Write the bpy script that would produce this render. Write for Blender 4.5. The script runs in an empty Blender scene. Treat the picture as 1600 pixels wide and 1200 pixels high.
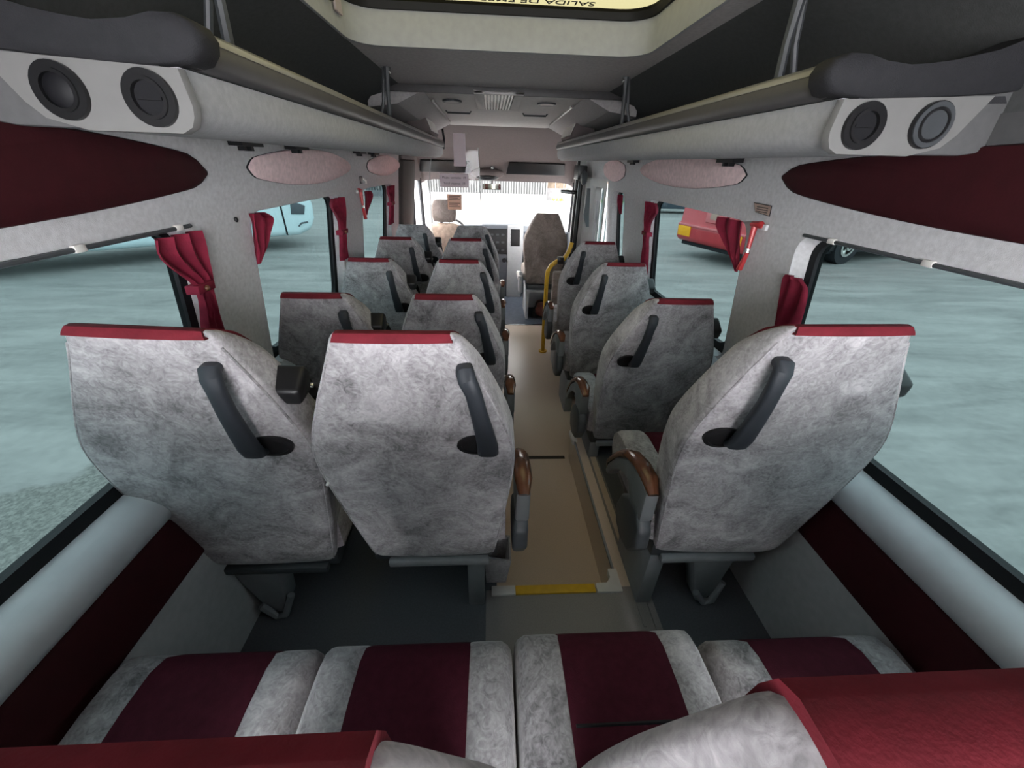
import bpy, bmesh, math, random
from mathutils import Matrix, Vector, geometry
random.seed(7)
sc = bpy.context.scene
COL = sc.collection
PI = math.pi

# ------------------------------------------------------------------ camera, sky, exposure
def look_axes():
    v = Vector((768.0 - 800.0, 254.0 - 600.0, 600.0)).normalized()   # forward axis of the bus seen from the camera
    u = Vector((0, -1, 0)); u = (u - v * u.dot(v)).normalized()
    r = v.cross(u)
    if r.x < 0: r = -r
    return r, v, u
_r, _v, _u = look_axes()
cd = bpy.data.cameras.new('camera'); cd.sensor_width = 36; cd.lens = 13.5; cd.clip_start = 0.005; cd.clip_end = 300
cam = bpy.data.objects.new('camera', cd); COL.objects.link(cam)
cam.matrix_world = Matrix(((_r.x, -_r.y, -_r.z, 0), (_v.x, -_v.y, -_v.z, 0), (_u.x, -_u.y, -_u.z, 1.4), (0, 0, 0, 1)))
sc.camera = cam
w = bpy.data.worlds.new('sky'); sc.world = w; w.use_nodes = True
bg = w.node_tree.nodes['Background']; bg.inputs[0].default_value = (0.96, 0.965, 1.0, 1); bg.inputs[1].default_value = 6.5
sc.view_settings.view_transform = 'Standard'
sc.view_settings.look = 'None'
sc.view_settings.gamma = 1.0
sc.view_settings.use_curve_mapping = False
sc.view_settings.exposure = 2.4
sc.cycles.max_bounces = 10
sc.cycles.transparent_max_bounces = 16

# ------------------------------------------------------------------ materials
def new_mat(name):
    m = bpy.data.materials.new(name); m.use_nodes = True
    nt = m.node_tree
    return m, nt, nt.nodes['Principled BSDF']
def mat(name, col, rough=0.6, spec=0.4, var=0.0, scale=30.0, bump=0.0, bscale=None, metal=0.0, detail=4.0):
    m, nt, b = new_mat(name)
    b.inputs['Base Color'].default_value = (*col, 1); b.inputs['Roughness'].default_value = rough
    b.inputs['Specular IOR Level'].default_value = spec; b.inputs['Metallic'].default_value = metal
    tc = nt.nodes.new('ShaderNodeTexCoord')
    if var > 0:
        n = nt.nodes.new('ShaderNodeTexNoise'); n.inputs['Scale'].default_value = scale; n.inputs['Detail'].default_value = detail
        nt.links.new(tc.outputs['Object'], n.inputs['Vector'])
        r = nt.nodes.new('ShaderNodeValToRGB')
        r.color_ramp.elements[0].position = 0.3; r.color_ramp.elements[1].position = 0.7
        r.color_ramp.elements[0].color = (*[c * (1 - var) for c in col], 1)
        r.color_ramp.elements[1].color = (*[min(1, c * (1 + var)) for c in col], 1)
        nt.links.new(n.outputs['Fac'], r.inputs[0]); nt.links.new(r.outputs[0], b.inputs['Base Color'])
    if bump > 0:
        n2 = nt.nodes.new('ShaderNodeTexNoise'); n2.inputs['Scale'].default_value = bscale or scale * 6; n2.inputs['Detail'].default_value = 3
        nt.links.new(tc.outputs['Object'], n2.inputs['Vector'])
        bp = nt.nodes.new('ShaderNodeBump'); bp.inputs['Strength'].default_value = bump; bp.inputs['Distance'].default_value = 0.004
        nt.links.new(n2.outputs['Fac'], bp.inputs['Height']); nt.links.new(bp.outputs[0], b.inputs['Normal'])
    return m
def suede(name, dark, light):
    m, nt, b = new_mat(name)
    b.inputs['Roughness'].default_value = 0.85; b.inputs['Specular IOR Level'].default_value = 0.15
    if 'Sheen Weight' in b.inputs: b.inputs['Sheen Weight'].default_value = 0.25
    tc = nt.nodes.new('ShaderNodeTexCoord'); oi = nt.nodes.new('ShaderNodeObjectInfo')
    add = nt.nodes.new('ShaderNodeVectorMath'); add.operation = 'ADD'
    mul = nt.nodes.new('ShaderNodeVectorMath'); mul.operation = 'SCALE'; mul.inputs['Scale'].default_value = 9.0
    cmb = nt.nodes.new('ShaderNodeCombineXYZ')
    for k in range(3): nt.links.new(oi.outputs['Random'], cmb.inputs[k])
    nt.links.new(cmb.outputs[0], mul.inputs[0]); nt.links.new(tc.outputs['Object'], add.inputs[0]); nt.links.new(mul.outputs[0], add.inputs[1])
    n1 = nt.nodes.new('ShaderNodeTexNoise'); n1.inputs['Scale'].default_value = 7; n1.inputs['Detail'].default_value = 9; n1.inputs['Roughness'].default_value = 0.68; n1.inputs['Distortion'].default_value = 1.1
    n2 = nt.nodes.new('ShaderNodeTexNoise'); n2.inputs['Scale'].default_value = 55; n2.inputs['Detail'].default_value = 6; n2.inputs['Distortion'].default_value = 2.2
    nt.links.new(add.outputs[0], n1.inputs['Vector']); nt.links.new(add.outputs[0], n2.inputs['Vector'])
    mx = nt.nodes.new('ShaderNodeMath'); mx.operation = 'MULTIPLY_ADD'; mx.inputs[1].default_value = 0.45
    nt.links.new(n2.outputs['Fac'], mx.inputs[0]); nt.links.new(n1.outputs['Fac'], mx.inputs[2])
    r = nt.nodes.new('ShaderNodeValToRGB')
    r.color_ramp.elements[0].position = 0.52; r.color_ramp.elements[1].position = 0.93
    r.color_ramp.elements[0].color = (*dark, 1); r.color_ramp.elements[1].color = (*light, 1)
    nt.links.new(mx.outputs[0], r.inputs[0]); nt.links.new(r.outputs[0], b.inputs['Base Color'])
    bp = nt.nodes.new('ShaderNodeBump'); bp.inputs['Strength'].default_value = 0.25; bp.inputs['Distance'].default_value = 0.003
    nt.links.new(mx.outputs[0], bp.inputs['Height']); nt.links.new(bp.outputs[0], b.inputs['Normal'])
    return m
def glass(name, tint, gloss=0.06):
    m = bpy.data.materials.new(name); m.use_nodes = True
    nt = m.node_tree; nt.nodes.clear()
    out = nt.nodes.new('ShaderNodeOutputMaterial'); t = nt.nodes.new('ShaderNodeBsdfTransparent'); g = nt.nodes.new('ShaderNodeBsdfGlossy')
    mix = nt.nodes.new('ShaderNodeMixShader'); fr = nt.nodes.new('ShaderNodeFresnel'); fr.inputs['IOR'].default_value = 1.35
    sc_ = nt.nodes.new('ShaderNodeMath'); sc_.operation = 'MULTIPLY'; sc_.inputs[1].default_value = gloss * 10
    t.inputs[0].default_value = (*tint, 1); g.inputs['Roughness'].default_value = 0.03; g.inputs[0].default_value = (0.9, 0.9, 0.9, 1)
    nt.links.new(fr.outputs[0], sc_.inputs[0]); nt.links.new(sc_.outputs[0], mix.inputs[0])
    nt.links.new(t.outputs[0], mix.inputs[1]); nt.links.new(g.outputs[0], mix.inputs[2]); nt.links.new(mix.outputs[0], out.inputs[0])
    return m
M = {}
def paper(name, col):
    m = bpy.data.materials.new(name); m.use_nodes = True; nt = m.node_tree; nt.nodes.clear()
    out = nt.nodes.new('ShaderNodeOutputMaterial'); d = nt.nodes.new('ShaderNodeBsdfDiffuse'); t = nt.nodes.new('ShaderNodeBsdfTranslucent'); a = nt.nodes.new('ShaderNodeMixShader')
    n = nt.nodes.new('ShaderNodeTexNoise'); n.inputs['Scale'].default_value = 60; r = nt.nodes.new('ShaderNodeValToRGB')
    r.color_ramp.elements[0].color = (*[c*.92 for c in col], 1); r.color_ramp.elements[1].color = (*col, 1)
    nt.links.new(n.outputs['Fac'], r.inputs[0])
    for x in (d, t): nt.links.new(r.outputs[0], x.inputs[0])
    a.inputs[0].default_value = 0.45
    nt.links.new(d.outputs[0], a.inputs[1]); nt.links.new(t.outputs[0], a.inputs[2]); nt.links.new(a.outputs[0], out.inputs[0])
    return m
M['suede'] = suede('grey_suede', (0.112, 0.105, 0.110), (0.47, 0.45, 0.462))
M['suede_tan'] = suede('tan_suede', (0.15, 0.12, 0.105), (0.36, 0.30, 0.27))
M['red_top'] = mat('red_fabric', (0.12, 0.010, 0.017), 0.8, 0.2, 0.15, 40, 0.15)
M['burgundy'] = mat('burgundy_fabric', (0.052, 0.007, 0.015), 0.85, 0.15, 0.15, 60, 0.25, 400)
M['burg_wall'] = mat('burgundy_wall_vinyl', (0.036, 0.0045, 0.007), 0.75, 0.2, 0.12, 30, 0.1)
M['pink_wall'] = mat('pinkish_carpet', (0.74, 0.57, 0.57), 0.9, 0.1, 0.12, 60, 0.3, 300)
M['wall'] = mat('grey_wall_carpet', (0.51, 0.508, 0.515), 0.9, 0.15, 0.1, 80, 0.2, 500)
M['sill'] = mat('grey_sill_plastic', (0.50, 0.52, 0.54), 0.42, 0.45, 0.04, 20)
M['lowwall'] = mat('grey_lower_panel', (0.45, 0.455, 0.455), 0.7, 0.2, 0.06, 40)
M['ceil'] = mat('charcoal_ceiling_fabric', (0.42, 0.40, 0.40), 0.9, 0.1, 0.1, 90, 0.2, 500)
M['upper'] = mat('dark_roof_side_lining', (0.085, 0.088, 0.088), 0.9, 0.1, 0.08, 80, 0.15, 400)
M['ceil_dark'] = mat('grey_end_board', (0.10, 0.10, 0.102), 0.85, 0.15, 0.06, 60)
M['ceil_light'] = mat('warm_grey_ceiling', (0.52, 0.50, 0.49), 0.8, 0.2, 0.06, 40, 0.1)
M['hatchwell'] = mat('grey_hatch_plastic', (0.33, 0.342, 0.352), 0.6, 0.3, 0.05, 40)
M['rack'] = mat('rack_grey_carpet', (0.40, 0.405, 0.415), 0.85, 0.15, 0.08, 80, 0.15, 500)
M['rail'] = mat('charcoal_rail', (0.075, 0.072, 0.075), 0.5, 0.4, 0.06, 50)
M['railtop'] = mat('silver_rail_strip', (0.24, 0.235, 0.225), 0.28, 0.55, 0.03, 40)
M['cap'] = mat('charcoal_padding', (0.022, 0.022, 0.025), 0.75, 0.25, 0.08, 60, 0.25, 500)
M['ventpanel'] = mat('pale_grey_vent_panel', (0.17, 0.168, 0.164), 0.5, 0.35, 0.03, 40)
M['black'] = mat('black_plastic', (0.009, 0.009, 0.010), 0.38, 0.4, 0.1, 30)
M['dark'] = mat('dark_grey_plastic', (0.05, 0.055, 0.06), 0.45, 0.45, 0.1, 30)
M['handle'] = mat('handle_plastic', (0.020, 0.024, 0.030), 0.5, 0.4, 0.08, 30, 0.05, 600)
M['armgrey'] = mat('arm_grey_plastic', (0.15, 0.16, 0.165), 0.45, 0.45, 0.06, 30)
M['leg'] = mat('grey_painted_leg', (0.24, 0.25, 0.26), 0.5, 0.35, 0.05, 30)
M['wood'] = mat('brown_wood_armrest', (0.125, 0.05, 0.026), 0.2, 0.55, 0.4, 14)
M['gasket'] = mat('black_rubber', (0.006, 0.006, 0.008), 0.6, 0.3, 0.1, 30)
M['floor_dark'] = mat('dark_grey_vinyl', (0.10, 0.105, 0.115), 0.55, 0.35, 0.12, 160, 0.05)
M['floor_aisle'] = mat('aisle_vinyl', (0.60, 0.485, 0.385), 0.32, 0.6, 0.08, 220, 0.05)
M['floor_rear'] = mat('grey_brown_vinyl', (0.24, 0.22, 0.21), 0.5, 0.35, 0.08, 220, 0.05)
M['cabfloor'] = mat('blue_grey_rubber', (0.07, 0.085, 0.11), 0.5, 0.4, 0.2, 20)
M['yellow'] = mat('yellow_paint', (0.62, 0.36, 0.02), 0.4, 0.5, 0.08, 40)
M['white'] = mat('white_plastic', (0.60, 0.58, 0.55), 0.45, 0.4, 0.03, 40)
M['curtain'] = mat('crimson_curtain', (0.17, 0.012, 0.03), 0.8, 0.2, 0.2, 30, 0.2, 200)
M['redplastic'] = mat('red_plastic', (0.42, 0.03, 0.035), 0.4, 0.5, 0.05, 30)
M['headliner'] = mat('mauve_grey_headliner', (0.14, 0.117, 0.115), 0.85, 0.15, 0.06, 60, 0.15)
M['bpillar'] = mat('dark_brown_pillar', (0.05, 0.043, 0.040), 0.8, 0.2, 0.08, 60)
M['pillar_lt'] = mat('pale_grey_pillar', (0.42, 0.42, 0.41), 0.6, 0.3, 0.04, 40)
M['dash'] = mat('dashboard_grey', (0.09, 0.10, 0.115), 0.6, 0.35, 0.06, 50)
M['silver'] = mat('silver_plastic', (0.38, 0.39, 0.40), 0.35, 0.5, 0.04, 30)
M['chrome'] = mat('bright_metal', (0.75, 0.75, 0.73), 0.2, 0.6, 0.0, metal=1.0)
M['paper'] = paper('paper_grey', (0.66, 0.60, 0.63))
M['paper2'] = paper('paper_pink', (0.74, 0.56, 0.47))
M['ink'] = mat('dark_print', (0.06, 0.055, 0.06), 0.7, 0.2)
M['mirror'] = mat('mirror_glass', (0.8, 0.75, 0.65), 0.05, 0.5, metal=1.0)
M['redbag'] = mat('reddish_brown_leather', (0.17, 0.045, 0.03), 0.35, 0.5, 0.3, 25)
M['glass_side'] = glass('teal_tinted_glass', (0.0295, 0.0420, 0.0425), 0.010)
M['glass_clear'] = glass('clear_glass', (0.90, 0.895, 0.87), 0.03)
M['glass_front'] = glass('shaded_windscreen_glass', (0.32, 0.315, 0.295), 0.02)
M['glass_hatch'] = glass('yellowed_hatch_glass', (0.026, 0.0236, 0.0122), 0.01)
M['plexi'] = glass('clear_acrylic', (0.90, 0.90, 0.90), 0.05)
M['fur'] = mat('tan_seat_cover', (0.52, 0.39, 0.31), 0.95, 0.1, 0.25, 25, 0.5, 120)
M['redpaint'] = mat('red_bus_paint', (0.46, 0.035, 0.045), 0.3, 0.5, 0.05, 4)
M['redpaint2'] = mat('pale_red_trim', (0.62, 0.16, 0.17), 0.35, 0.5, 0.05, 4)
M['bluewhite'] = mat('pale_blue_bus_paint', (0.66, 0.80, 0.84), 0.3, 0.5, 0.03, 4)
M['orange'] = mat('orange_reflector', (0.95, 0.42, 0.01), 0.3, 0.5, 0.05, 20)
M['tyre'] = mat('tyre_rubber', (0.025, 0.026, 0.03), 0.8, 0.2, 0.1, 20)
M['carpaint'] = mat('dark_blue_car_paint', (0.05, 0.07, 0.09), 0.3, 0.5, 0.05, 10)
M['fence'] = mat('pale_fence_metal', (0.175, 0.18, 0.185), 0.6, 0.3, 0.08, 3)
M['fence_dark'] = mat('grey_fence_sheet', (0.085, 0.088, 0.092), 0.7, 0.3, 0.08, 3)
M['fence_brown'] = mat('brown_fence_board', (0.17, 0.135, 0.105), 0.8, 0.2, 0.3, 5)
M['kerb'] = mat('pale_kerb_concrete', (0.21, 0.21, 0.22), 0.8, 0.2, 0.1, 6)
M['grass'] = mat('green_weeds', (0.16, 0.26, 0.05), 0.9, 0.1, 0.4, 12)
def ground_mat():
    m, nt, b = new_mat('worn_concrete')
    b.inputs['Roughness'].default_value = 0.8; b.inputs['Specular IOR Level'].default_value = 0.25
    tc = nt.nodes.new('ShaderNodeTexCoord')
    mp = nt.nodes.new('ShaderNodeMapping'); mp.inputs['Scale'].default_value = (0.35, 1.6, 1); mp.inputs['Rotation'].default_value = (0, 0, 0.25)
    nt.links.new(tc.outputs['Object'], mp.inputs[0])
    n1 = nt.nodes.new('ShaderNodeTexNoise'); n1.inputs['Scale'].default_value = 1.4; n1.inputs['Detail'].default_value = 10; n1.inputs['Roughness'].default_value = 0.62; n1.inputs['Distortion'].default_value = 0.6
    nt.links.new(mp.outputs[0], n1.inputs['Vector'])
    n2 = nt.nodes.new('ShaderNodeTexNoise'); n2.inputs['Scale'].default_value = 14; n2.inputs['Detail'].default_value = 8
    nt.links.new(tc.outputs['Object'], n2.inputs['Vector'])
    mx = nt.nodes.new('ShaderNodeMath'); mx.operation = 'MULTIPLY_ADD'; mx.inputs[1].default_value = 0.3
    nt.links.new(n2.outputs['Fac'], mx.inputs[0]); nt.links.new(n1.outputs['Fac'], mx.inputs[2])
    r = nt.nodes.new('ShaderNodeValToRGB'); r.color_ramp.elements[0].position = 0.42; r.color_ramp.elements[1].position = 0.82
    r.color_ramp.elements[0].color = (0.175, 0.174, 0.17, 1); r.color_ramp.elements[1].color = (0.315, 0.31, 0.30, 1)
    nt.links.new(mx.outputs[0], r.inputs[0])
    # a rough weathered patch beside the bus, with a ragged edge of its own
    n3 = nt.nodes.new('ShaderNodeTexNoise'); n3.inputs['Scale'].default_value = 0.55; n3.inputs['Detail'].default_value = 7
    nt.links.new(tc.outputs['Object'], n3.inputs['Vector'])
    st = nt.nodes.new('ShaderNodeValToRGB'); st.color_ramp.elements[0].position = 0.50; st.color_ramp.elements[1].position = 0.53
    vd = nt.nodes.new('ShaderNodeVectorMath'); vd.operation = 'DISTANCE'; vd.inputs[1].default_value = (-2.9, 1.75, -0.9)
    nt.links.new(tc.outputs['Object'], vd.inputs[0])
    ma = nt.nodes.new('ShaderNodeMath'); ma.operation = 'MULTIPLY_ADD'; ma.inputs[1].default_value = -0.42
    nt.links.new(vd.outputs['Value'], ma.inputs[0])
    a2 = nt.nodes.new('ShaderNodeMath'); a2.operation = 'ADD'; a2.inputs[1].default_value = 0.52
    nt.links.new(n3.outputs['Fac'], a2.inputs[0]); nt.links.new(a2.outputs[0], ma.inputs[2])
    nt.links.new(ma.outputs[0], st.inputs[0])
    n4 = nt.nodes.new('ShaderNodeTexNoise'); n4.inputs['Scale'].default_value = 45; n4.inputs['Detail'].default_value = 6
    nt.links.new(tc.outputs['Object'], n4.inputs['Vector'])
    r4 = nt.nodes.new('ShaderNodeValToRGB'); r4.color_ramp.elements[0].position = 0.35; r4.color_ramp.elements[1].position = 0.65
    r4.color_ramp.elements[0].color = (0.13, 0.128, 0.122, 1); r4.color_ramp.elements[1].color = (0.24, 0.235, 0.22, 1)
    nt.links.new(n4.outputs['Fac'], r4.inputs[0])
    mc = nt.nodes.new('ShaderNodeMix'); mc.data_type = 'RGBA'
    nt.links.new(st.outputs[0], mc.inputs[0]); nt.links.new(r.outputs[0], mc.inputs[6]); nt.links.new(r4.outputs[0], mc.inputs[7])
    nt.links.new(mc.outputs[2], b.inputs['Base Color'])
    bp = nt.nodes.new('ShaderNodeBump'); bp.inputs['Strength'].default_value = 0.5; bp.inputs['Distance'].default_value = 0.02
    nt.links.new(mx.outputs[0], bp.inputs['Height']); nt.links.new(bp.outputs[0], b.inputs['Normal'])
    return m
M['ground'] = ground_mat()

# ------------------------------------------------------------------ mesh helpers
class MB:
    def __init__(s): s.v = []; s.f = []
    def add(s, vs, fs):
        k = len(s.v); s.v += [tuple(p) for p in vs]; s.f += [tuple(i + k for i in f) for f in fs]; return s
    def box(s, x0, x1, y0, y1, z0, z1):
        return s.add([(x0,y0,z0),(x1,y0,z0),(x1,y1,z0),(x0,y1,z0),(x0,y0,z1),(x1,y0,z1),(x1,y1,z1),(x0,y1,z1)],
                     [(0,3,2,1),(4,5,6,7),(0,1,5,4),(1,2,6,5),(2,3,7,6),(3,0,4,7)])
    def loft(s, secs, cap=True, closed=True):
        n = len(secs[0]); vs = [p for q in secs for p in q]; fs = []
        for i in range(len(secs) - 1):
            for j in range(n if closed else n - 1):
                a = i*n + j; b = i*n + (j+1) % n
                fs.append((a, b, b + n, a + n))
        if cap and closed:
            fs.append(tuple(reversed(range(n)))); fs.append(tuple(range((len(secs)-1)*n, len(secs)*n)))
        return s.add(vs, fs)
    def tube(s, path, rad, n=10, flat=1.0):
        path = [Vector(p) for p in path]; secs = []; prev = None
        for i, p in enumerate(path):
            d = (path[min(i+1, len(path)-1)] - path[max(i-1, 0)]).normalized()
            if prev is None:
                a = d.orthogonal().normalized()
            else:
                a = (prev - d * prev.dot(d))
                a = a.normalized() if a.length > 1e-6 else d.orthogonal().normalized()
            prev = a; b = d.cross(a)
            r = rad[i] if isinstance(rad, (list, tuple)) else rad
            secs.append([p + a * (math.cos(t*2*PI/n) * r) + b * (math.sin(t*2*PI/n) * r * flat) for t in range(n)])
        return s.loft(secs)
    def prism(s, pts2, axis, a, b):
        """a 2D outline extruded along one axis from a to b"""
        def P(p, t):
            q = list(p); q.insert(axis, t); return tuple(q)
        return s.loft([[P(p, a) for p in pts2], [P(p, b) for p in pts2]])
    def disc(s, c, axis, r, d0, d1, n=24, ry=None):
        pts = [(c[0] + r*math.cos(2*PI*i/n), c[1] + (ry or r)*math.sin(2*PI*i/n)) for i in range(n)]
        return s.prism(pts, axis, d0, d1)
    def ring(s, c, axis, r0, r1, d0, d1, n=28):
        def P(r, i, t):
            q = [c[0] + r*math.cos(2*PI*i/n), c[1] + r*math.sin(2*PI*i/n)]; q.insert(axis, t); return tuple(q)
        secs = [[P(r, i, t) for i in range(n)] for r, t in ((r0,d0),(r1,d0),(r1,d1),(r0,d1),(r0,d0))]
        return s.loft(secs, cap=False)
    def ball(s, c, rx, ry, rz, nu=14, nv=9):
        vs = []; fs = []
        for i in range(nv + 1):
            t = PI * i / nv
            for j in range(nu):
                p = 2*PI*j/nu
                vs.append((c[0]+rx*math.sin(t)*math.cos(p), c[1]+ry*math.sin(t)*math.sin(p), c[2]+rz*math.cos(t)))
        for i in range(nv):
            for j in range(nu):
                fs.append((i*nu+j, (i+1)*nu+j, (i+1)*nu+(j+1) % nu, i*nu+(j+1) % nu))
        return s.add(vs, fs)
    def build(s, name, m, parent=None, smooth=False, bevel=0.0, seg=2, sharp=35, loc=None):
        me = bpy.data.meshes.new(name); me.from_pydata(s.v, [], s.f); me.validate()
        bm = bmesh.new(); bm.from_mesh(me)
        bmesh.ops.remove_doubles(bm, verts=bm.verts, dist=1e-6)
        bmesh.ops.recalc_face_normals(bm, faces=bm.faces)
        if bevel > 0:
            es = [e for e in bm.edges if len(e.link_faces) == 2 and e.calc_face_angle(0) > 0.6]
            if es: bmesh.ops.bevel(bm, geom=es, offset=bevel, segments=seg, affect='EDGES', profile=0.5, clamp_overlap=True)
        if smooth or bevel > 0:
            for f in bm.faces: f.smooth = True
            for e in bm.edges:
                if len(e.link_faces) == 2 and e.calc_face_angle(0) > math.radians(sharp): e.smooth = False
        bm.to_mesh(me); bm.free()
        me.materials.append(m)
        o = bpy.data.objects.new(name, me); COL.objects.link(o)
        if parent: o.parent = parent
        if loc: o.location = loc
        return o
def empty(name, loc=(0,0,0)):
    o = bpy.data.objects.new(name, None); o.empty_display_size = 0.05; COL.objects.link(o); o.location = loc; return o
def tag(o, label, cat, group=None):
    o['label'] = label; o['category'] = cat
    if group: o['group'] = group
    return o
def struct(o, label=None, cat=None):
    o['kind'] = 'structure'
    if label: o['label'] = label
    if cat: o['category'] = cat
    return o
def copy_tree(o, parent=None):
    c = o.copy(); COL.objects.link(c)
    if parent: c.parent = parent
    for ch in list(o.children): copy_tree(ch, c)
    return c
def lerp_tab(tab, z):
    if z <= tab[0][0]: return tab[0][1]
    for (a, b), (c, d) in zip(tab, tab[1:]):
        if z <= c: return b + (d - b) * (z - a) / (c - a)
    return tab[-1][1]
def smooth_tab(tab, n):
    """Catmull-Rom resampling of rows (key, values...)"""
    rows = []
    for k in range(n + 1):
        t = k / n * (len(tab) - 1); i = min(int(t), len(tab) - 2); f = t - i
        p0, p1, p2, p3 = tab[max(i-1, 0)], tab[i], tab[i+1], tab[min(i+2, len(tab)-1)]
        rows.append([0.5*((2*b) + (-a + c)*f + (2*a - 5*b + 4*c - d)*f*f + (-a + 3*b - 3*c + d)*f**3) for a, b, c, d in zip(p0, p1, p2, p3)])
    return rows
def rr(y0, y1, z0, z1, r, n=5):
    pts = []
    for cy, cz, a0 in ((y1-r, z0+r, -90), (y1-r, z1-r, 0), (y0+r, z1-r, 90), (y0+r, z0+r, 180)):
        for k in range(n + 1):
            a = math.radians(a0 + 90*k/n); pts.append((cy + r*math.cos(a), cz + r*math.sin(a)))
    return pts
def text(body, size, m, mw, parent, name='lettering', extrude=0.0006):
    cu = bpy.data.curves.new(name, 'FONT'); cu.body = body; cu.size = size; cu.align_x = 'CENTER'; cu.align_y = 'CENTER'; cu.extrude = extrude
    cu.materials.append(m)
    t = bpy.data.objects.new(name, cu); COL.objects.link(t)
    bpy.context.view_layer.update()
    me = bpy.data.meshes.new_from_object(t.evaluated_get(bpy.context.evaluated_depsgraph_get()))
    bpy.data.objects.remove(t); bpy.data.curves.remove(cu)
    me.name = name
    o = bpy.data.objects.new(name, me); COL.objects.link(o); o.parent = parent
    o.matrix_local = mw
    return o

# ------------------------------------------------------------------ bus shell
XC = 0.075
HW = [(-0.2, .885), (0.0, .89), (0.42, .905), (0.58, .915), (0.70, .93), (1.24, .865), (1.44, .84), (1.60, .83), (1.70, .74), (1.75, .57)]
def wx(side, z, off=0.0): return XC + side * (lerp_tab(HW, z) + off)
YB, YF = -0.95, 4.30        # rear wall and front end of the passenger cabin

def wall_band_with_windows(side, y0, y1, z0, z1, holes, parent, name, m):
    outer = [(y0, z0), (y1, z0), (y1, z1), (y0, z1)]
    loops = [outer] + holes
    flat = [p for l in loops for p in l]
    tris = geometry.tessellate_polygon([[Vector((p[0], p[1], 0)) for p in l] for l in loops])
    mb = MB()
    mb.add([(wx(side, z), y, z) for y, z in flat], tris)
    for h in holes:
        cy = sum(p[0] for p in h)/len(h); cz = sum(p[1] for p in h)/len(h)
        sh = []
        for y, z in h:
            dy = -0.035 if y > cy else 0.035
            dz = -0.006 if z > cz else 0.0
            sh.append((wx(side, z + dz, 0.045), y + dy, z + dz))
        mb.loft([[(wx(side, z), y, z) for y, z in h], [(wx(side, z, 0.012), y + (-0.006 if y > cy else 0.006), z) for y, z in h], sh], cap=False)
    return mb.build(name, m, parent, smooth=True, sharp=50)

WIN = {-1: [(-0.30, 1.13), (1.40, 2.27), (2.66, 3.46)], 1: [(-0.30, 1.205), (1.47, 2.50), (2.98, 3.30)]}
walls = {}
for side, nm in ((-1, 'left'), (1, 'right')):
    yf = YF
    holes = [rr(a, b, 0.672, 1.237, 0.06) for a, b in WIN[side]]
    if side == 1: holes.append(rr(3.56, 3.86, 0.30, 1.237, 0.04))
    low_z = 0.69 - 0.02
    zb = 0.655
    if side == 1:
        # the door at the front reaches lower, so its panel is a band of its own
        wall = wall_band_with_windows(side, YB, 3.44, zb, 1.30, holes[:3], None, 'wall_' + nm, M['wall'])
        d = wall_band_with_windows(side, 3.44, YF, -0.2, 1.30, holes[3:], None, 'door_1', M['pillar_lt'])
        struct(d); door = d
        lowy = 3.44
    else:
        wall = wall_band_with_windows(side, YB, YF, zb, 1.30, holes, None, 'wall_' + nm, M['wall']); lowy = YF
    struct(wall); walls[side] = wall
    # upper wall curving into the roof
    zs = [1.495, 1.53, 1.60, 1.65, 1.70, 1.73, 1.752]
    MB().loft([[(wx(side, z), y, z) for z in zs] for y in (YB, YF + 0.06)], closed=False).build('roof_side', M['upper'], wall, smooth=True)
    zs = [1.295, 1.36, 1.44, 1.50]
    MB().loft([[(wx(side, z), y, z) for z in zs] for y in (YB, YF + 0.06)], closed=False).build('upper_wall', M['wall'], wall, smooth=True)
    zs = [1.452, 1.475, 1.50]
    MB().loft([[(wx(side, z, -0.003), y, z) for z in zs] for y in (YB, 0.75 if side < 0 else 0.81)], closed=False).build('rear_shade_band', M['ceil_dark'], wall, smooth=True)  # dark band over the upper wall by the rack end, shade put into its colour
    # lower panel, rounded grey sill
    zs = [-0.2, 0.0, 0.2, 0.40, 0.425]
    MB().loft([[(wx(side, z), y, z) for z in zs] for y in (YB, lowy)], closed=False).build('lower_panel', M['lowwall'], wall, smooth=True)
    prof = [(0.575, 0.0), (0.588, -0.018), (0.605, -0.030), (0.622, -0.034), (0.640, -0.031), (0.657, -0.020), (0.671, -0.002), (0.681, 0.020), (0.684, 0.045), (0.66, 0.06), (0.56, 0.05)]
    MB().loft([[(wx(side, z, o), y, z) for z, o in prof] for y in (YB, lowy)]).build('sill_ledge', M['sill'], wall, smooth=True, sharp=60)
    prof = [(0.41, 0.0), (0.415, -0.010), (0.43, -0.013), (0.56, -0.013), (0.575, -0.010), (0.58, 0.0), (0.58, 0.03), (0.41, 0.03)]
    MB().loft([[(wx(side, z, o), y, z) for z, o in prof] for y in (YB, lowy)]).build('burgundy_panel', M['burg_wall'], wall, smooth=True, sharp=50)
    # windows: gasket ring and pane
    for k, (a, b) in enumerate(WIN[side]):
        h = rr(a, b, 0.672, 1.237, 0.06)
        cy = (a + b)/2; cz = 0.96
        def L(o, sy, sz): return [(wx(side, z, o), y + (-sy if y > cy else sy), z + (-sz*0.25 if z > cz else sz*1.75)) for y, z in h]
        n = (0 if side == -1 else 3) + k + 1
        g = MB(); g.loft([L(0.050, 0.018, 0.0), L(0.034, 0.022, 0.003), L(0.036, 0.050, 0.025), L(0.056, 0.054, 0.026)], cap=False)
        root = struct(g.build('window_%d' % n, M['gasket'], None, smooth=True, sharp=40))
        p = L(0.046, 0.036, 0.012)
        MB().add(p, [tuple(range(len(p)))]).build('window_pane', M['glass_side'], root)
# the door's pane
h = rr(3.56, 3.86, 0.30, 1.237, 0.04)
dl = [(wx(1, z, 0.05), y, z) for y, z in h]
MB().add(dl, [tuple(range(len(dl)))]).build('door_pane', M['glass_side'], door)
MB().tube([(0.885, 3.50, 0.2), (0.885, 3.50, 1.15)], 0.012).build('door_bar', M['silver'], door)

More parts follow.
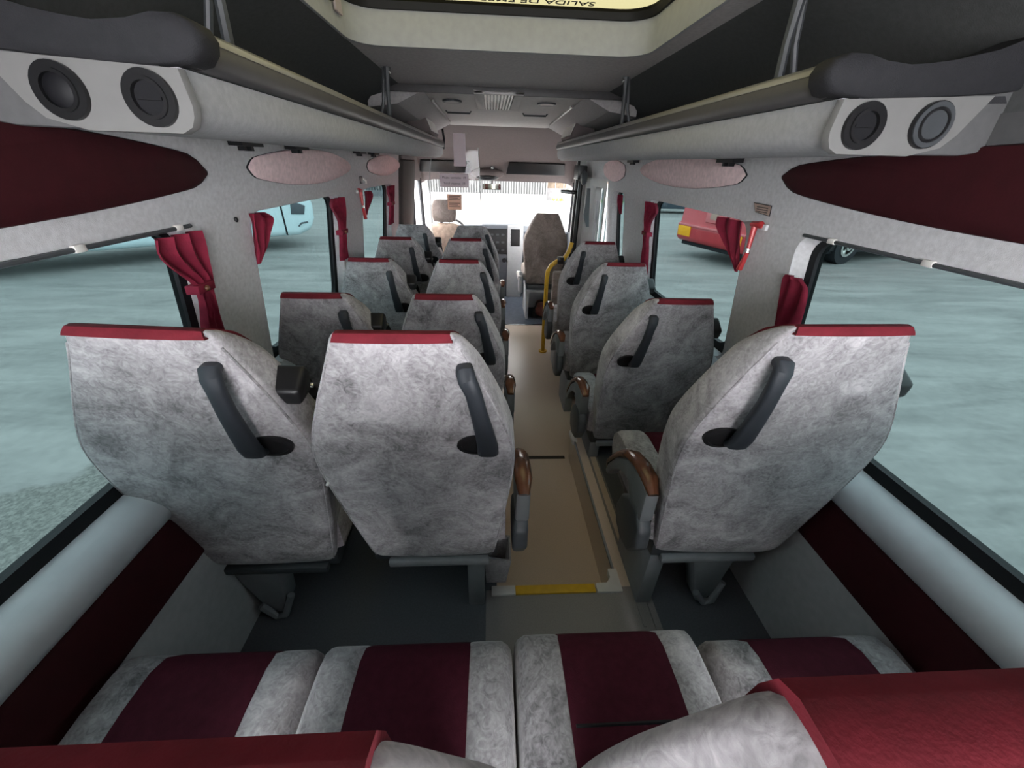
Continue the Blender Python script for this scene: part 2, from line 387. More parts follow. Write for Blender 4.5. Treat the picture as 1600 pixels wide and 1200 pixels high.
# padded ovals on the upper walls
def oval(side, y0, y1, z0, z1, zc0, zc1, m, name, bl0=0.3, bl1=0.3):
    """a padded panel: pointed-oval outline over the wall"""
    n = 48; top = []; bot = []
    for i in range(n + 1):
        t = i / n; y = y0 + (y1 - y0)*t
        s = max(1 - abs(2*t - 1)**2.1, 0)
        zc = zc0 + (zc1 - zc0)*t
        e = (bl0 + (bl1 - bl0)*t)*max(0.12, min(1, (min(t, 1-t)/0.045)**0.5))
        top.append((y, zc + (z1 - zc)*(s*(1-e) + e))); bot.append((y, zc - (zc - z0)*(s*(1-e) + e)))
    out = top + bot[::-1]
    cy = (y0+y1)/2; cz = (z0+z1)/2
    def lay(k, o): return [(wx(side, cz + (z-cz)*k, o), cy + (y-cy)*k, cz + (z-cz)*k) for y, z in out]
    mb = MB(); mb.loft([lay(1.0, 0.01), lay(1.0, -0.005), lay(0.97, -0.010), lay(0.5, -0.012)])
    o = mb.build(name, m, walls[side], smooth=True, sharp=60)
    r = MB(); r.loft([lay(1.008, 0.004), lay(1.008, -0.0035), lay(0.997, -0.0045), lay(0.997, 0.004)], cap=False)
    r.build('oval_seam', M['gasket'], o, smooth=False)
    return o
oval(-1, -0.30, 1.225, 1.285, 1.448, 1.37, 1.355, M['burg_wall'], 'padded_oval', 0.4, 0.38)
oval(-1, 1.435, 2.46, 1.298, 1.428, 1.366, 1.358, M['pink_wall'], 'padded_oval', 0.36, 0.22)
oval(-1, 2.78, 3.75, 1.298, 1.425, 1.36, 1.36, M['pink_wall'], 'padded_oval', 0.36, 0.22)
oval(1, -0.30, 1.335, 1.30, 1.455, 1.38, 1.385, M['burg_wall'], 'padded_oval', 0.4, 0.38)
oval(1, 1.54, 2.68, 1.318, 1.452, 1.385, 1.383, M['pink_wall'], 'padded_oval', 0.36, 0.22)
oval(1, 2.98, 3.56, 1.30, 1.44, 1.38, 1.38, M['pink_wall'], 'padded_oval', 0.4, 0.4)

# rear wall behind the camera: the frame of the rear doorway, its doors standing open
outer = [(-0.86, -0.2), (1.01, -0.2), (1.0, 1.30), (0.66, 1.76), (-0.51, 1.76), (-0.85, 1.30)]
holes = [rr(-0.58, 0.73, 0.62, 1.62, 0.10)]
flat = [p for l in [outer] + holes for p in l]
tris = geometry.tessellate_polygon([[Vector((p[0], p[1], 0)) for p in l] for l in [outer] + holes])
wb = struct(MB().add([(x, YB, z) for x, z in flat], tris).build('wall_back', M['wall']))
hc_ = [sum(p[k] for p in holes[0])/len(holes[0]) for k in (0, 1)]
MB().loft([[(hc_[0] + (x-hc_[0])*k, y, hc_[1] + (z-hc_[1])*k) for x, z in holes[0]] for k, y in ((1.0, YB + 0.004), (0.975, YB + 0.002), (0.975, YB - 0.03), (1.0, YB - 0.03))], cap=False).build('door_seal', M['gasket'], wb)

# ---- ceiling with the roof hatch
ZC = 1.752
HX0, HX1, HY0, HY1 = -0.485, 0.56, 0.80, 1.80
def zc_at(y): return ZC if y < 2.60 else ZC - 0.022*(y - 2.60)
outer = [(-0.50, YB), (0.65, YB), (0.65, 2.62), (-0.50, 2.62)]
hole = rr(HX0, HX1, HY0, HY1, 0.10)
flat = outer + hole
tris = geometry.tessellate_polygon([[Vector((p[0], p[1], 0)) for p in l] for l in (outer, hole)])
ceiling = struct(MB().add([(x, y, ZC) for x, y in flat], tris).build('ceiling', M['ceil']))
ZG = 1.862
hc = (HX0+HX1)/2; hy = (HY0+HY1)/2
def HL(ins, z, oy=0): return [(x + (ins if x < hc else -ins), y + (ins if y < hy else -ins), z) for x, y in hole]
def HLy(ins, z, oy=0): return [(x + (ins if x < hc else -ins), y + (ins if y < hy else -ins), z) for x, y in hole]
hw_ = MB(); hw_.loft([HL(-0.012, ZC + 0.002), HL(-0.004, ZC - 0.006), HL(0.004, ZC - 0.004), HL(0.006, ZC + 0.02), HL(0.0, ZG)], cap=False)
hatch = struct(hw_.build('window_7', M['hatchwell'], None, smooth=True, sharp=70), 'grey roof hatch well with yellowed escape glass in the ceiling', 'roof hatch')
MB().loft([HL(-0.004, ZG + 0.012), HL(-0.004, ZG - 0.018), HL(0.008, ZG - 0.016), HL(0.013, ZG + 0.012)], cap=False).build('hatch_seal', M['gasket'], hatch, smooth=True, sharp=50)
g = HL(0.006, ZG + 0.004)
pane = MB().add(g, [tuple(range(len(g)))]).build('hatch_pane', M['glass_hatch'], hatch)
text('SALIDA DE EMERGENCIA', 0.052, M['ink'], Matrix.Translation((0.055, 1.716, ZG + 0.002)) @ Matrix.Rotation(PI, 4, 'Z') @ Matrix.Rotation(PI, 4, 'X') @ Matrix.Scale(-1, 4, (1,0,0)) @ Matrix.Scale(-1, 4, (1,0,0)), pane)
MB().box(-0.476, -0.47, 1.60, 1.66, 1.79, 1.83).build('hatch_tag', M['paper'], hatch)
MB().box(-0.478, -0.462, 1.50, 1.57, 1.80, 1.85).build('hatch_latch', M['black'], hatch, bevel=0.004)

# ---- forward ceiling: warm grey overhead unit, its sloping sides
fc = MB()
ys = [2.60, 2.64, 3.2, 3.8, 4.42]
secs = []
for y in ys:
    z = zc_at(y) - (0.0 if y < 2.62 else 0.012)
    secs.append([(-0.52, y, 1.752), (-0.405, y, z), (-0.395, y, z - 0.004), (0.545, y, z - 0.004), (0.555, y, z), (0.67, y, 1.752)])
MB().loft([[(-0.60, y, zc_at(y) - 0.03), (-0.40, y, zc_at(y) - 0.012), (-0.36, y, zc_at(y) - 0.014), (0.51, y, zc_at(y) - 0.014), (0.55, y, zc_at(y) - 0.012), (0.75, y, zc_at(y) - 0.03), (0.75, y, 1.80), (-0.60, y, 1.80)] for y in (2.60, 3.2, 3.8, 4.42)]).build('ceiling_front_panel', M['ceil_light'], ceiling)
for s in (-1, 1):
    x1 = XC + s*0.40; x0 = XC + s*0.60
    # sloping side fascia running forward from the overhead unit, with a pale edge strip
    MB().loft([[(XC + s*0.455, y, zc_at(y) - 0.016), (XC + s*0.60, y, zc_at(y) - 0.080), (XC + s*0.76, y, zc_at(y) - 0.10), (XC + s*0.76, y, zc_at(y) + 0.03), (XC + s*0.455, y, zc_at(y) + 0.03)] for y in (2.66, 3.3, 4.3)]).build('ceiling_side_fascia', M['ceil'], ceiling)
    MB().tube([(XC + s*0.435, 2.95, zc_at(2.95) - 0.024), (XC + s*0.435, 4.0, zc_at(4.0) - 0.024)], 0.009, 8).build('ceiling_edge_strip', M['railtop'], ceiling, smooth=True)
MB().box(-0.60, 0.75, 2.588, 2.604, ZC - 0.034, ZC + 0.002).build('ceiling_joint_strip', M['rail'], ceiling, bevel=0.004)
# grille in the overhead unit
gr = empty('air_grille', (0.04, 2.93, zc_at(2.93) - 0.014))
tag(gr, 'pale slatted air grille set in the middle of the overhead panel', 'grille')
MB().box(-0.135, 0.135, -0.36, -0.345, -0.014, 0).box(-0.135, 0.135, 0.33, 0.345, -0.012, 0.0).box(-0.135, -0.085, -0.36, 0.345, -0.012, 0).box(0.085, 0.135, -0.36, 0.345, -0.012, 0).build('grille_frame', M['ceil_light'], gr, bevel=0.003)
MB().box(-0.09, 0.09, -0.35, 0.34, -0.001, 0.0).build('grille_backing', M['black'], gr)
sl0 = None
for k in range(9):
    if sl0 is None:
        sl0 = MB().box(-0.0048, 0.0048, -0.345, 0.33, -0.014, -0.002).build('slat', M['white'], gr); c = sl0
    else:
        c = sl0.copy(); COL.objects.link(c); c.parent = gr
    c.location = (-0.075 + k*0.01875, 0, 0)
for k, (x, y, txt) in enumerate(((-0.245, 2.62+0.35, 'left'), (0.345, 2.60+0.35, 'right'))):
    sp = empty('round_speaker', (x, y, zc_at(y) - 0.014))
    tag(sp, 'small round ceiling speaker on the %s of the slatted air grille' % ('driver side' if k == 0 else 'door side'), 'speaker', 'ceiling speakers')
    MB().ring((0, 0), 2, 0.042, 0.06, -0.010, 0).build('speaker_rim', M['dark'], sp, smooth=True)
    MB().disc((0, 0), 2, 0.043, -0.0105, 0).build('speaker_mesh', M['ceil_light'], sp)
for k, (x, nm) in enumerate(((-0.24, 'driver side'), (0.32, 'door side'))):
    gb = MB().tube([(x - 0.09, 3.42, zc_at(3.42) - 0.014), (x - 0.08, 3.44, zc_at(3.42) - 0.026), (x + 0.08, 3.44, zc_at(3.42) - 0.026), (x + 0.09, 3.42, zc_at(3.42) - 0.014)], 0.006, 8).build('ceiling_slot_trim', M['dark'], None, smooth=True)
    tag(gb, 'thin dark slot trim in the overhead panel on the %s' % nm, 'trim', 'overhead slot trims')

# ------------------------------------------------------------------ floors
ZL = -0.2
WX0, WX1, WY0, WY1 = 0.02, 0.485, 0.87, 1.85
floor = struct(MB().box(wx(-1, 0) - .02, wx(1, 0) + .02, YB, 4.13, ZL - 0.05, ZL).build('floor', M['floor_aisle']))
MB().box(-0.02, 0.60, YB, WY0, ZL, 0.0).build('rear_platform', M['floor_rear'], floor)
MB().box(wx(-1, 0), -0.02, YB, WY0, ZL, 0.0).box(wx(-1, 0), WX0, WY0, WY1, ZL, 0.0).build('seat_platform', M['floor_dark'], floor)
MB().box(0.60, wx(1, 0), YB, WY0, ZL, 0.0).box(0.575, wx(1, 0), WY0, WY1, ZL, 0.0).build('seat_platform', M['floor_dark'], floor)
MB().box(WX1, 0.575, WY0, WY1, ZL, 0.0).build('platform_edge', M['floor_aisle'], floor)
MB().box(WX1 - 0.004, WX1 + 0.006, WY0 + 0.05, WY1 - 0.02, -0.012, 0.004).build('edge_nosing', M['leg'], floor, bevel=0.003)
MB().box(0.535, 0.545, WY0 - 0.15, WY1 - 0.02, -0.002, 0.003).box(0.575, 0.583, WY0 - 0.2, WY1 - 0.02, -0.002, 0.003).build('joint_strip', M['floor_rear'], floor)
MB().box(0.09, 0.395, WY0 - 0.022, WY0 + 0.012, -0.02, 0.008).build('step_edge', M['yellow'], floor, bevel=0.003)['label'] = 'yellow step nosing'
cn = [(0.40, WY0 - 0.024), (0.497, WY0 - 0.024), (0.497, WY0 + 0.07), (0.462, WY0 + 0.07), (0.462, WY0 + 0.035), (0.445, WY0 + 0.014), (0.40, WY0 + 0.012)]
MB().prism(cn, 2, -0.02, 0.010).build('step_corner', M['white'], floor, bevel=0.003)['label'] = 'white step corner cap'
MB().box(0.0, 0.09, WY0 - 0.024, WY0 + 0.012, -0.02, 0.010).build('step_corner', M['white'], floor, bevel=0.003)
MB().prism([(0.47, WY1 - 0.10), (0.50, WY1 - 0.10), (0.50, WY1 - 0.03), (0.575, WY1 - 0.03), (0.575, WY1 + 0.005), (0.47, WY1 + 0.005)], 2, -0.02, 0.010).build('step_corner', M['white'], floor, bevel=0.003)
MB().box(0.02, 0.46, WY1 - 0.012, WY1 + 0.012, ZL, ZL + 0.004).build('floor_joint', M['bpillar'], floor)
MB().box(-0.3, wx(1, 0) - .05, 4.115, 4.145, ZL, ZL + 0.006).build('threshold_strip', M['chrome'], floor)
struct(MB().box(-0.9, 1.05, 4.13, 5.62, ZL - 0.05, ZL).build('floor_cab', M['cabfloor']))

# ------------------------------------------------------------------ luggage racks
def shape_arc(pts, axis, y0, y1): return MB().prism(pts, axis, y0, y1)
def rack(side, yr, yfr, label):
    root = empty('luggage_rack', (XC + side*0.7, yr, 1.43)); tag(root, label, 'luggage rack', 'overhead luggage racks')
    dz = 0.0 if side < 0 else 0.004
    bx = XC + side*0.7
    def P(u, z, y): return (XC + side*u - bx, y - yr, z + dz - 1.43)
    def shell(prof, name, m, y0=yr, y1=yfr, sharp=45):
        return MB().loft([[P(u, z, y0) for u, z in prof], [P(u, z, (y0+y1)/2) for u, z in prof], [P(u, z, y1) for u, z in prof]]).build(name, m, root, smooth=True, sharp=sharp)
    panel = [(0.845, 1.452), (0.70, 1.428), (0.60, 1.426), (0.565, 1.430), (0.545, 1.440), (0.535, 1.455), (0.531, 1.48), (0.530, 1.508), (0.545, 1.512), (0.56, 1.50), (0.60, 1.485), (0.80, 1.50)]
    shell(panel, 'rack_panel', M['rack'], yr + 0.012)
    rail_ = [(0.534, 1.510), (0.520, 1.512), (0.513, 1.520), (0.512, 1.535), (0.518, 1.552), (0.545, 1.552), (0.56, 1.52), (0.55, 1.510)]
    shell(rail_, 'rack_rail', M['rail'], yr + 0.03)
    top = [(0.516, 1.551), (0.518, 1.560), (0.526, 1.567), (0.540, 1.567), (0.552, 1.560), (0.548, 1.551)]
    shell(top, 'rail_strip', M['railtop'], yr + 0.05)
    shell([(0.55, 1.54), (0.565, 1.508), (0.82, 1.52), (0.83, 1.51), (0.56, 1.50), (0.542, 1.54)], 'rack_tray', M['cap'])
    # front end plug
    MB().loft([[P(u, z, yfr) for u, z in panel], [P(0.55 + (u-0.55)*0.97, 1.47 + (z-1.47)*0.9, yfr + 0.03) for u, z in panel]]).build('rack_end', M['rack'], root, smooth=True)
    # padded dark cap at the rear end
    cap = [(0.486, 1.545), (0.490, 1.530), (0.503, 1.516), (0.525, 1.511), (0.57, 1.508), (0.65, 1.511), (0.80, 1.522), (0.87, 1.532), (0.87, 1.622), (0.82, 1.602), (0.77, 1.582), (0.70, 1.566), (0.66, 1.560), (0.62, 1.556), (0.57, 1.560), (0.535, 1.568), (0.510, 1.568), (0.494, 1.560)]
    def lay(k, y): return [P(0.65 + (u-0.65)*k, 1.545 + (z-1.545)*k, y) for u, z in cap]
    MB().loft([lay(0.93, yr - 0.006), lay(0.985, yr - 0.001), lay(1.0, yr + 0.010), lay(1.0, yr + 0.045), lay(0.96, yr + 0.055)]).build('end_cap', M['cap'], root, smooth=True, sharp=75)
    # pale panel with two air vents
    vp = [(0.528, 1.507), (0.523, 1.46), (0.526, 1.447), (0.533, 1.434), (0.550, 1.4255), (0.69, 1.426), (0.745, 1.440), (0.765, 1.460), (0.80, 1.520)]
    def layv(k, y): return [P(0.64 + (u-0.64)*k, 1.47 + (z-1.47)*k, y) for u, z in vp]
    v = MB().loft([layv(0.985, yr - 0.003), layv(1.0, yr + 0.002), layv(1.0, yr + 0.012)]).build('vent_panel', M['ventpanel'], root, smooth=True, sharp=60)
    for k, (u, z, r) in enumerate(((0.580, 1.469, 0.036), (0.703, 1.474, 0.036))):
        c = (P(u, z, 0)[0], P(u, z, 0)[2])
        MB().ring(c, 1, r*0.70, r, -0.010, 0.004).ring(c, 1, r*0.60, r*0.74, -0.013, -0.002).build('air_vent', M['black'], v, smooth=True, sharp=50)
        b = MB()
        if (side < 0 and k == 1): b.ball((c[0], -0.002, c[1]), r*0.7, 0.012, r*0.7)
        elif side > 0 and k == 1: b.disc(c, 1, r*0.95, -0.012, -0.004)
        else: b.disc(c, 1, r*0.74, -0.006, -0.004); b.box(c[0] - r*0.5, c[0] + r*0.5, -0.010, -0.005, c[1] - r*0.06, c[1] + r*0.06)
        b.build('vent_core', M['gasket'] if not (side > 0 and k == 1) else M['dark'], v, smooth=True, sharp=50)
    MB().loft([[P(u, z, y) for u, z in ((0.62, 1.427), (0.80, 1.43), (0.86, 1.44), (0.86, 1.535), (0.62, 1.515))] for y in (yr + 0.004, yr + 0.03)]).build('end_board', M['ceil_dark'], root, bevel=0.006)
    # struts up to the ceiling
    for ys_ in ((0.92 if side < 0 else 1.02), 2.18):
        s0 = MB().tube([P(0.545, 1.555, ys_), P(0.545, 1.63, ys_ + 0.01), P(0.54, 1.70, ys_), P(0.535, 1.752, ys_)], [0.010, 0.009, 0.011, 0.016], 8)
        s0.tube([P(0.60, 1.54, ys_ + 0.02), P(0.57, 1.63, ys_ + 0.02), P(0.555, 1.752, ys_ + 0.02)], 0.007, 8)
        s0.build('strut', M['dark'], root, smooth=True)
        MB().ball(P(0.528, 1.735, ys_), 0.009, 0.009, 0.009).build('strut_bolt', M['chrome'], root, smooth=True)
    return root
rack(-1, 0.735, 4.22, 'long grey overhead luggage rack above the double seats')
rack(1, 0.79, 4.08, 'long grey overhead luggage rack above the single seats')
# cable clips hanging under the racks
clips = [(-1, 1.40), (-1, 1.75), (-1, 2.55), (-1, 2.85), (1, 1.62), (1, 2.75)]
for k, (s, y) in enumerate(clips):
    c = MB().box(-0.02, 0.02, -0.06, 0.06, -0.014, 0.004).box(-0.012, 0.006, -0.03, -0.015, -0.026, -0.010).box(-0.012, 0.006, 0.01, 0.025, -0.026, -0.010).build('rack_clip', M['gasket'], None, loc=(wx(s, 1.43) - s*0.028, y, 1.437))
    tag(c, 'small black clip under the luggage rack of the %s, number %s from the camera' % ('double seats' if s < 0 else 'single seats', ['one', 'two', 'three', 'four', 'one', 'two'][k]), 'clip', 'black clips under the racks')
# overhead pods by the front of each rack
for s, nm in ((-1, 'driver side'), (1, 'door side')):
    pod = empty('overhead_pod', (XC + s*0.62, 3.62, 1.595)); tag(pod, 'grey overhead pod with a pale face at the front of the rack, %s' % nm, 'console', 'overhead pods')
    x0, x1 = -0.085, 0.08
    out = [(x0 - 0.01, 0.0), (x0 + 0.035, 0.105), (x1, 0.105), (x1, -0.02), (x0, -0.02)]
    MB().loft([[(s*u, y, z) for u, z in out] for y in (-0.20, 0.30)]).build('pod_body', M['headliner'], pod, bevel=0.008)
    MB().loft([[(s*u, y, z) for u, z in ((x0 - 0.016, 0.002), (x0 + 0.025, 0.097), (x0 + 0.036, 0.097), (x0, 0.0))] for y in (-0.16, 0.26)]).build('pod_face', M['white'], pod)

# ------------------------------------------------------------------ seats
BACK = [  # z, half width, depth, rear offset
    (0.000, .168, .060, .028), (0.012, .186, .095, .010), (0.04, .194, .120, .003), (0.14, .206, .135, .0), (0.28, .222, .140, -.003), (0.40, .234, .142, -.005),
    (0.47, .239, .142, -.006), (0.54, .237, .140, -.006), (0.60, .221, .134, -.004), (0.68, .189, .124, .0), (0.76, .154, .112, .003), (0.795, .138, .084, .002), (0.812, .131, .066, .002), (0.830, .123, .044, .002), (0.844, .115, .022, .003), (0.850, .108, .008, .004)]
def back_sec(z, hw, d, y0, ex=None, rfm=0.045):
    """a rounded block: flat rear with a firm edge, softer front"""
    pts = []; rr_ = min(0.018, d*0.3, hw*0.4); rf = min(rfm, d*0.45, hw*0.5)
    for cx, cy, r, a0 in ((-hw + rr_, rr_, rr_, 180), (hw - rr_, rr_, rr_, 270), (hw - rf, d - rf, rf, 0), (-hw + rf, d - rf, rf, 90)):
        for k in range(6):
            a = math.radians(a0 + 18*k); pts.append((cx + r*math.cos(a), y0 + cy + r*math.sin(a)))
        if a0 == 180:
            for q in (-0.6, -0.2, 0.2, 0.6): pts.append((hw*q, y0 - 0.006*(1 - q*q)))
        if a0 == 0:
            for q in (0.6, 0.0, -0.6): pts.append((hw*q, y0 + d))
    return [(x, y, z) for x, y in pts]
def lin_rows(tab, n):
    out = []; z0, z1 = tab[0][0], tab[-1][0]
    for k in range(n + 1):
        z = z0 + (z1 - z0)*k/n; acc = [0.0]*(len(tab[0]) - 1); m = 0
        for dz in (-0.02, -0.01, 0, 0.01, 0.02):
            e = min(1.0, (z - z0)/0.03, (z1 - z)/0.03)*dz
            for q in range(len(acc)): acc[q] += lerp_tab([(r[0], r[q+1]) for r in tab], z + e)
            m += 1
        out.append([z] + [a/m for a in acc])
    return out
BENCH_BACK = [(z_, h_, min(d_, .110), max(o_, 0)) for z_, h_, d_, o_ in BACK[:6]] + [(0.54, .239, .104, .0), (0.64, .236, .103, .0), (0.69, .222, .102, .0), (0.735, .204, .101, .0), (0.775, .176, .100, .0), (0.812, .150, .100, .0), (0.838, .141, .096, .0), (0.851, .130, .084, .005), (0.856, .114, .064, .014)]
def back_mesh(sx=1.0, sz=1.0, tab=None):
    rows = lin_rows(tab or BACK, 60)
    return MB().loft([back_sec(z*sz, hw*sx, d, y0, None, 0.02 if tab else 0.045) for z, hw, d, y0 in rows])
TAB_HW = [(r[0], r[1]) for r in BACK]; TAB_D = [(r[0], r[2]) for r in BACK]; TAB_Y = [(r[0], r[3]) for r in BACK]
def red_strip(hw0=0.112, rear=0.840, sz=1.0, sx=1.0):
    """centre panel of the front face, running over the top to the rear edge"""
    path = []
    for z in (0.22, 0.4, 0.55, 0.68, 0.76, 0.795):
        path.append((lerp_tab(TAB_Y, z) + lerp_tab(TAB_D, z) + 0.003, z, min(hw0, lerp_tab(TAB_HW, z)*sx - 0.012)))
    t0 = lerp_tab(TAB_HW, 0.832)*sx - 0.012
    path += [(0.072, 0.812, t0 + .002), (0.050, 0.829, t0 - .002), (0.028, 0.844, t0 - .005), (0.012, 0.8525, t0 - .007), (0.000, 0.8535, t0 - .007), (-0.0065, rear + 0.006, t0 - .004), (-0.0085, rear, t0 - .002)]
    n = len(path); mb = MB(); secs = []
    for i, (y, z, h) in enumerate(path):
        a = path[max(i-1, 0)]; b = path[min(i+1, n-1)]
        t = Vector((b[0]-a[0], b[1]-a[1])).normalized(); nx = Vector((t.y, -t.x))     # outward normal in (y,z)
        q = (y - nx.x*0.016, z - nx.y*0.016)
        us = [-h, -h*0.6, 0, h*0.6, h]
        secs.append([(u, y - (0.004*(1 - (u/h)**2) if i >= n-2 else 0), z*sz) for u in us] + [(u, q[0], q[1]*sz) for u in reversed(us)])
    return mb.loft(secs)
def make_seat(kind):
    """kind: window (left of a pair), aisle (right of a pair), single (door side)"""
    s = -1 if kind == 'single' else 1           # side on which the grab handle sits
    root = empty('bus_seat')
    sxk = 0.975 if kind == 'window' else 0.985
    back = back_mesh(sxk).build('backrest', M['suede'], root, smooth=True, sharp=80, loc=(0, 0, 0.29))
    red_strip().build('centre_panel', M['red_top'], back, smooth=True, sharp=40)['label'] = 'red centre panel over the top'
    # piping along both rear edges
    for q in (-1, 1):
        pth = []
        for k in range(25):
            z = 0.03 + 0.785*k/24
            hw = lerp_tab(TAB_HW, z)*sxk
            pth.append((q*(hw - 0.0062), lerp_tab(TAB_Y, z) + 0.0045, z))
        MB().tube(pth, 0.0026, 6).build('piping', M['suede'], back, smooth=True)
    # grab handle: broad arched bar into an oval cup
    bu = {'window': .116, 'aisle': .170, 'single': .124}[kind]; tu = {'window': .096, 'aisle': .126, 'single': .104}[kind]
    hp = [(tu, .004, .775), (tu + .002, -.016, .778), (tu + .006, -.027, .768), (tu + (bu-tu)*.3 + .004, -.033, .74), (tu + (bu-tu)*.6, -.035, .69), (tu + (bu-tu)*.85, -.035, .63), (bu, -.032, .585), (bu, -.024, .558), (bu, -.004, .548)]
    hwid = [.016, .018, .018, .016, .017, .020, .023, .024, .023]
    secs = []
    for i, (x, y, z) in enumerate(hp):
        a = hp[max(i-1, 0)]; b = hp[min(i+1, len(hp)-1)]
        t = Vector((b[0]-a[0], b[1]-a[1], b[2]-a[2])).normalized(); sd = Vector((0, 1, 0)).cross(t) if abs(t.y) < 0.9 else Vector((1, 0, 0))
        sd = Vector((1, 0, 0)) - t*t.x; sd.normalize(); nn = t.cross(sd)
        c_ = Vector((x, y, z))
        secs.append([tuple(c_ + sd*(hwid[i]*math.copysign(abs(math.cos(q))**.6, math.cos(q))) + nn*(.0125*math.copysign(abs(math.sin(q))**.8, math.sin(q)))) for q in [2*PI*(k+.5)/14 for k in range(14)]])
    secs = [[(s*x, y, z) for x, y, z in q] for q in secs]
    MB().loft(secs).build('grab_handle', M['handle'], back, smooth=True)
    n = 24; cu = (bu + .036) if kind == 'window' else (bu - .036) if kind == 'aisle' else (bu + .036)
    cu = {'window': .146, 'aisle': .146, 'single': .152}[kind]
    cupo = [(s*(cu + .046*math.cos(2*PI*i/n)), .566 + .030*math.sin(2*PI*i/n)) for i in range(n)]
    cupi = [(s*(cu + .036*math.cos(2*PI*i/n)), .566 + .022*math.sin(2*PI*i/n)) for i in range(n)]
    MB().loft([[(x, 0.01, z) for x, z in cupo], [(x, -.0135, z) for x, z in cupo], [(x, -.015, z) for x, z in cupi], [(x, -.0125, z) for x, z in cupi]]).build('handle_cup', M['black'], back, smooth=True, sharp=40)
    # cushion: two grey bolsters, burgundy middle
    def cush(u0, u1, name, m, parent, lift=0.0):
        secs = []
        for u, k in ((u0, 0.90), (u0 + 0.018, 1.0), (u1 - 0.018, 1.0), (u1, 0.90)):
            prof = [(.03, .33), (.03, .455), (.12, .468), (.30, .478), (.40, .478), (.45, .462), (.475, .43), (.472, .37), (.45, .33)]
            secs.append([(u, .24 + (y - .24)*(1 if k == 1 else .985), .40 + (z + lift - .40)*k) for y, z in prof])
        return MB().loft(secs).build(name, m, parent, smooth=True, sharp=60)
    c = cush(-0.115, 0.115, 'cushion', M['burgundy'], root)
    c['label'] = 'burgundy seat cushion'
    cush(-0.222, -0.113, 'cushion_bolster', M['suede'], c, 0.010); cush(0.113, 0.222, 'cushion_bolster', M['suede'], c, 0.010)
    # base frame, rear valance, legs
    MB().box(-0.20, 0.20, 0.02, 0.42, 0.268, 0.335).build('seat_base', M['dark'], root, bevel=0.01)
    MB().box(-0.15 if s > 0 else -0.17, 0.17 if s > 0 else 0.15, -0.004, 0.02, 0.262, 0.289).build('rear_valance', M['dark'] if kind == 'window' else M['leg'], root, bevel=0.006)
    if kind != 'window':
        q = s
        x = 0.125 if kind == 'aisle' else q*0.17
        MB().prism([(0.02, 0.27), (0.30, 0.27), (0.26, 0.0), (0.02, 0.0)], 0, x - 0.028, x + 0.028).build('leg', M['leg'], root, bevel=0.006)
    if kind != 'aisle':
        x = -0.06 if kind == 'window' else 0.05
        MB().prism([(x - 0.10, 0.27), (x + 0.06, 0.27), (x + 0.035, 0.05), (x + 0.01, 0.0), (x - 0.02, 0.0)], 1, 0.02, 0.10).build('leg', M['leg'], root, bevel=0.006)
        MB().tube([(x + 0.06, 0.03, 0.10), (x + 0.03, 0.01, 0.02), (x, 0.01, 0.012), (x - 0.04, 0.012, 0.07)], 0.012, 8).build('leg_brace', M['leg'], root, smooth=True)
    if kind != 'window':
        ax = s*0.268
        # reclining gear cover at the hinge and curved arm with wooden cap
        cov = [(-.035, .38), (.01, .31), (.08, .29), (.14, .31), (.165, .37), (.14, .44), (.08, .485), (.01, .495), (-.03, .45)]
        MB().prism(cov, 0, ax - 0.024, ax + 0.020).build('side_cover', M['dark'], root, bevel=0.012, seg=3)
        arm = [(-.01, .585), (.06, .598), (.16, .572), (.25, .505), (.315, .418), (.33, .375), (.305, .37), (.27, .425), (.22, .475), (.17, .505), (.125, .515), (.10, .49), (.085, .43), (.03, .43), (-.012, .48)]
        a = MB().prism(arm, 0, ax - 0.020, ax + 0.022).build('armrest', M['armgrey'], root, bevel=0.008, seg=2)
        pad = [(-.012, .585), (.03, .606), (.09, .604), (.16, .582), (.22, .540), (.27, .485), (.315, .425), (.335, .378)]
        secs = []
        for i, (y, z) in enumerate(pad):
            p0 = pad[max(i-1, 0)]; p1 = pad[min(i+1, len(pad)-1)]
            t = Vector((p1[0]-p0[0], p1[1]-p0[1])).normalized(); nn = Vector((-t.y, t.x))
            k = .6 if i in (0, len(pad)-1) else 1.0
            ring = [(-.024, -.004), (-.026, .006), (-.017, .017), (0, .021), (.017, .017), (.026, .006), (.024, -.004), (0, -.008)]
            secs.append([(ax + 0.002 + a_*k, y + nn.x*b_*k, z + nn.y*b_*k) for a_, b_ in ring])
        MB().loft(secs).build('armrest_cap', M['wood'], a, smooth=True, sharp=60)['label'] = 'glossy brown wooden armrest cap'
    # belt guide and strap on the inner shoulder
    if kind != 'aisle':
        q = 1
        g_ = MB().prism([(0.02, 0.70), (0.085, 0.725), (0.10, 0.70), (0.085, 0.655), (0.02, 0.66)], 0, q*0.19 - 0.035, q*0.19 + 0.03).build('belt_guide', M['black'], back, bevel=0.010, seg=3)
        MB().loft([[(q*0.195 - 0.018, y, z), (q*0.195 + 0.018, y, z), (q*0.195 + 0.018, y + 0.004, z), (q*0.195 - 0.018, y + 0.004, z)] for y, z in ((0.09, 0.69), (0.148, 0.58), (0.152, 0.40))]).build('belt_strap', M['black'], back)
        MB().box(q*0.19 - 0.036, q*0.19 + 0.031, 0.088, 0.100, 0.655, 0.664).build('belt_clip', M['chrome'], back, bevel=0.002)
    return root
protos = {k: make_seat(k) for k in ('window', 'aisle', 'single')}
used = set()
ROWN = {5: 'nearest row before the rear bench', 4: 'fourth row from the driver', 3: 'third row from the driver', 2: 'second row from the driver', 1: 'front row behind the driver'}
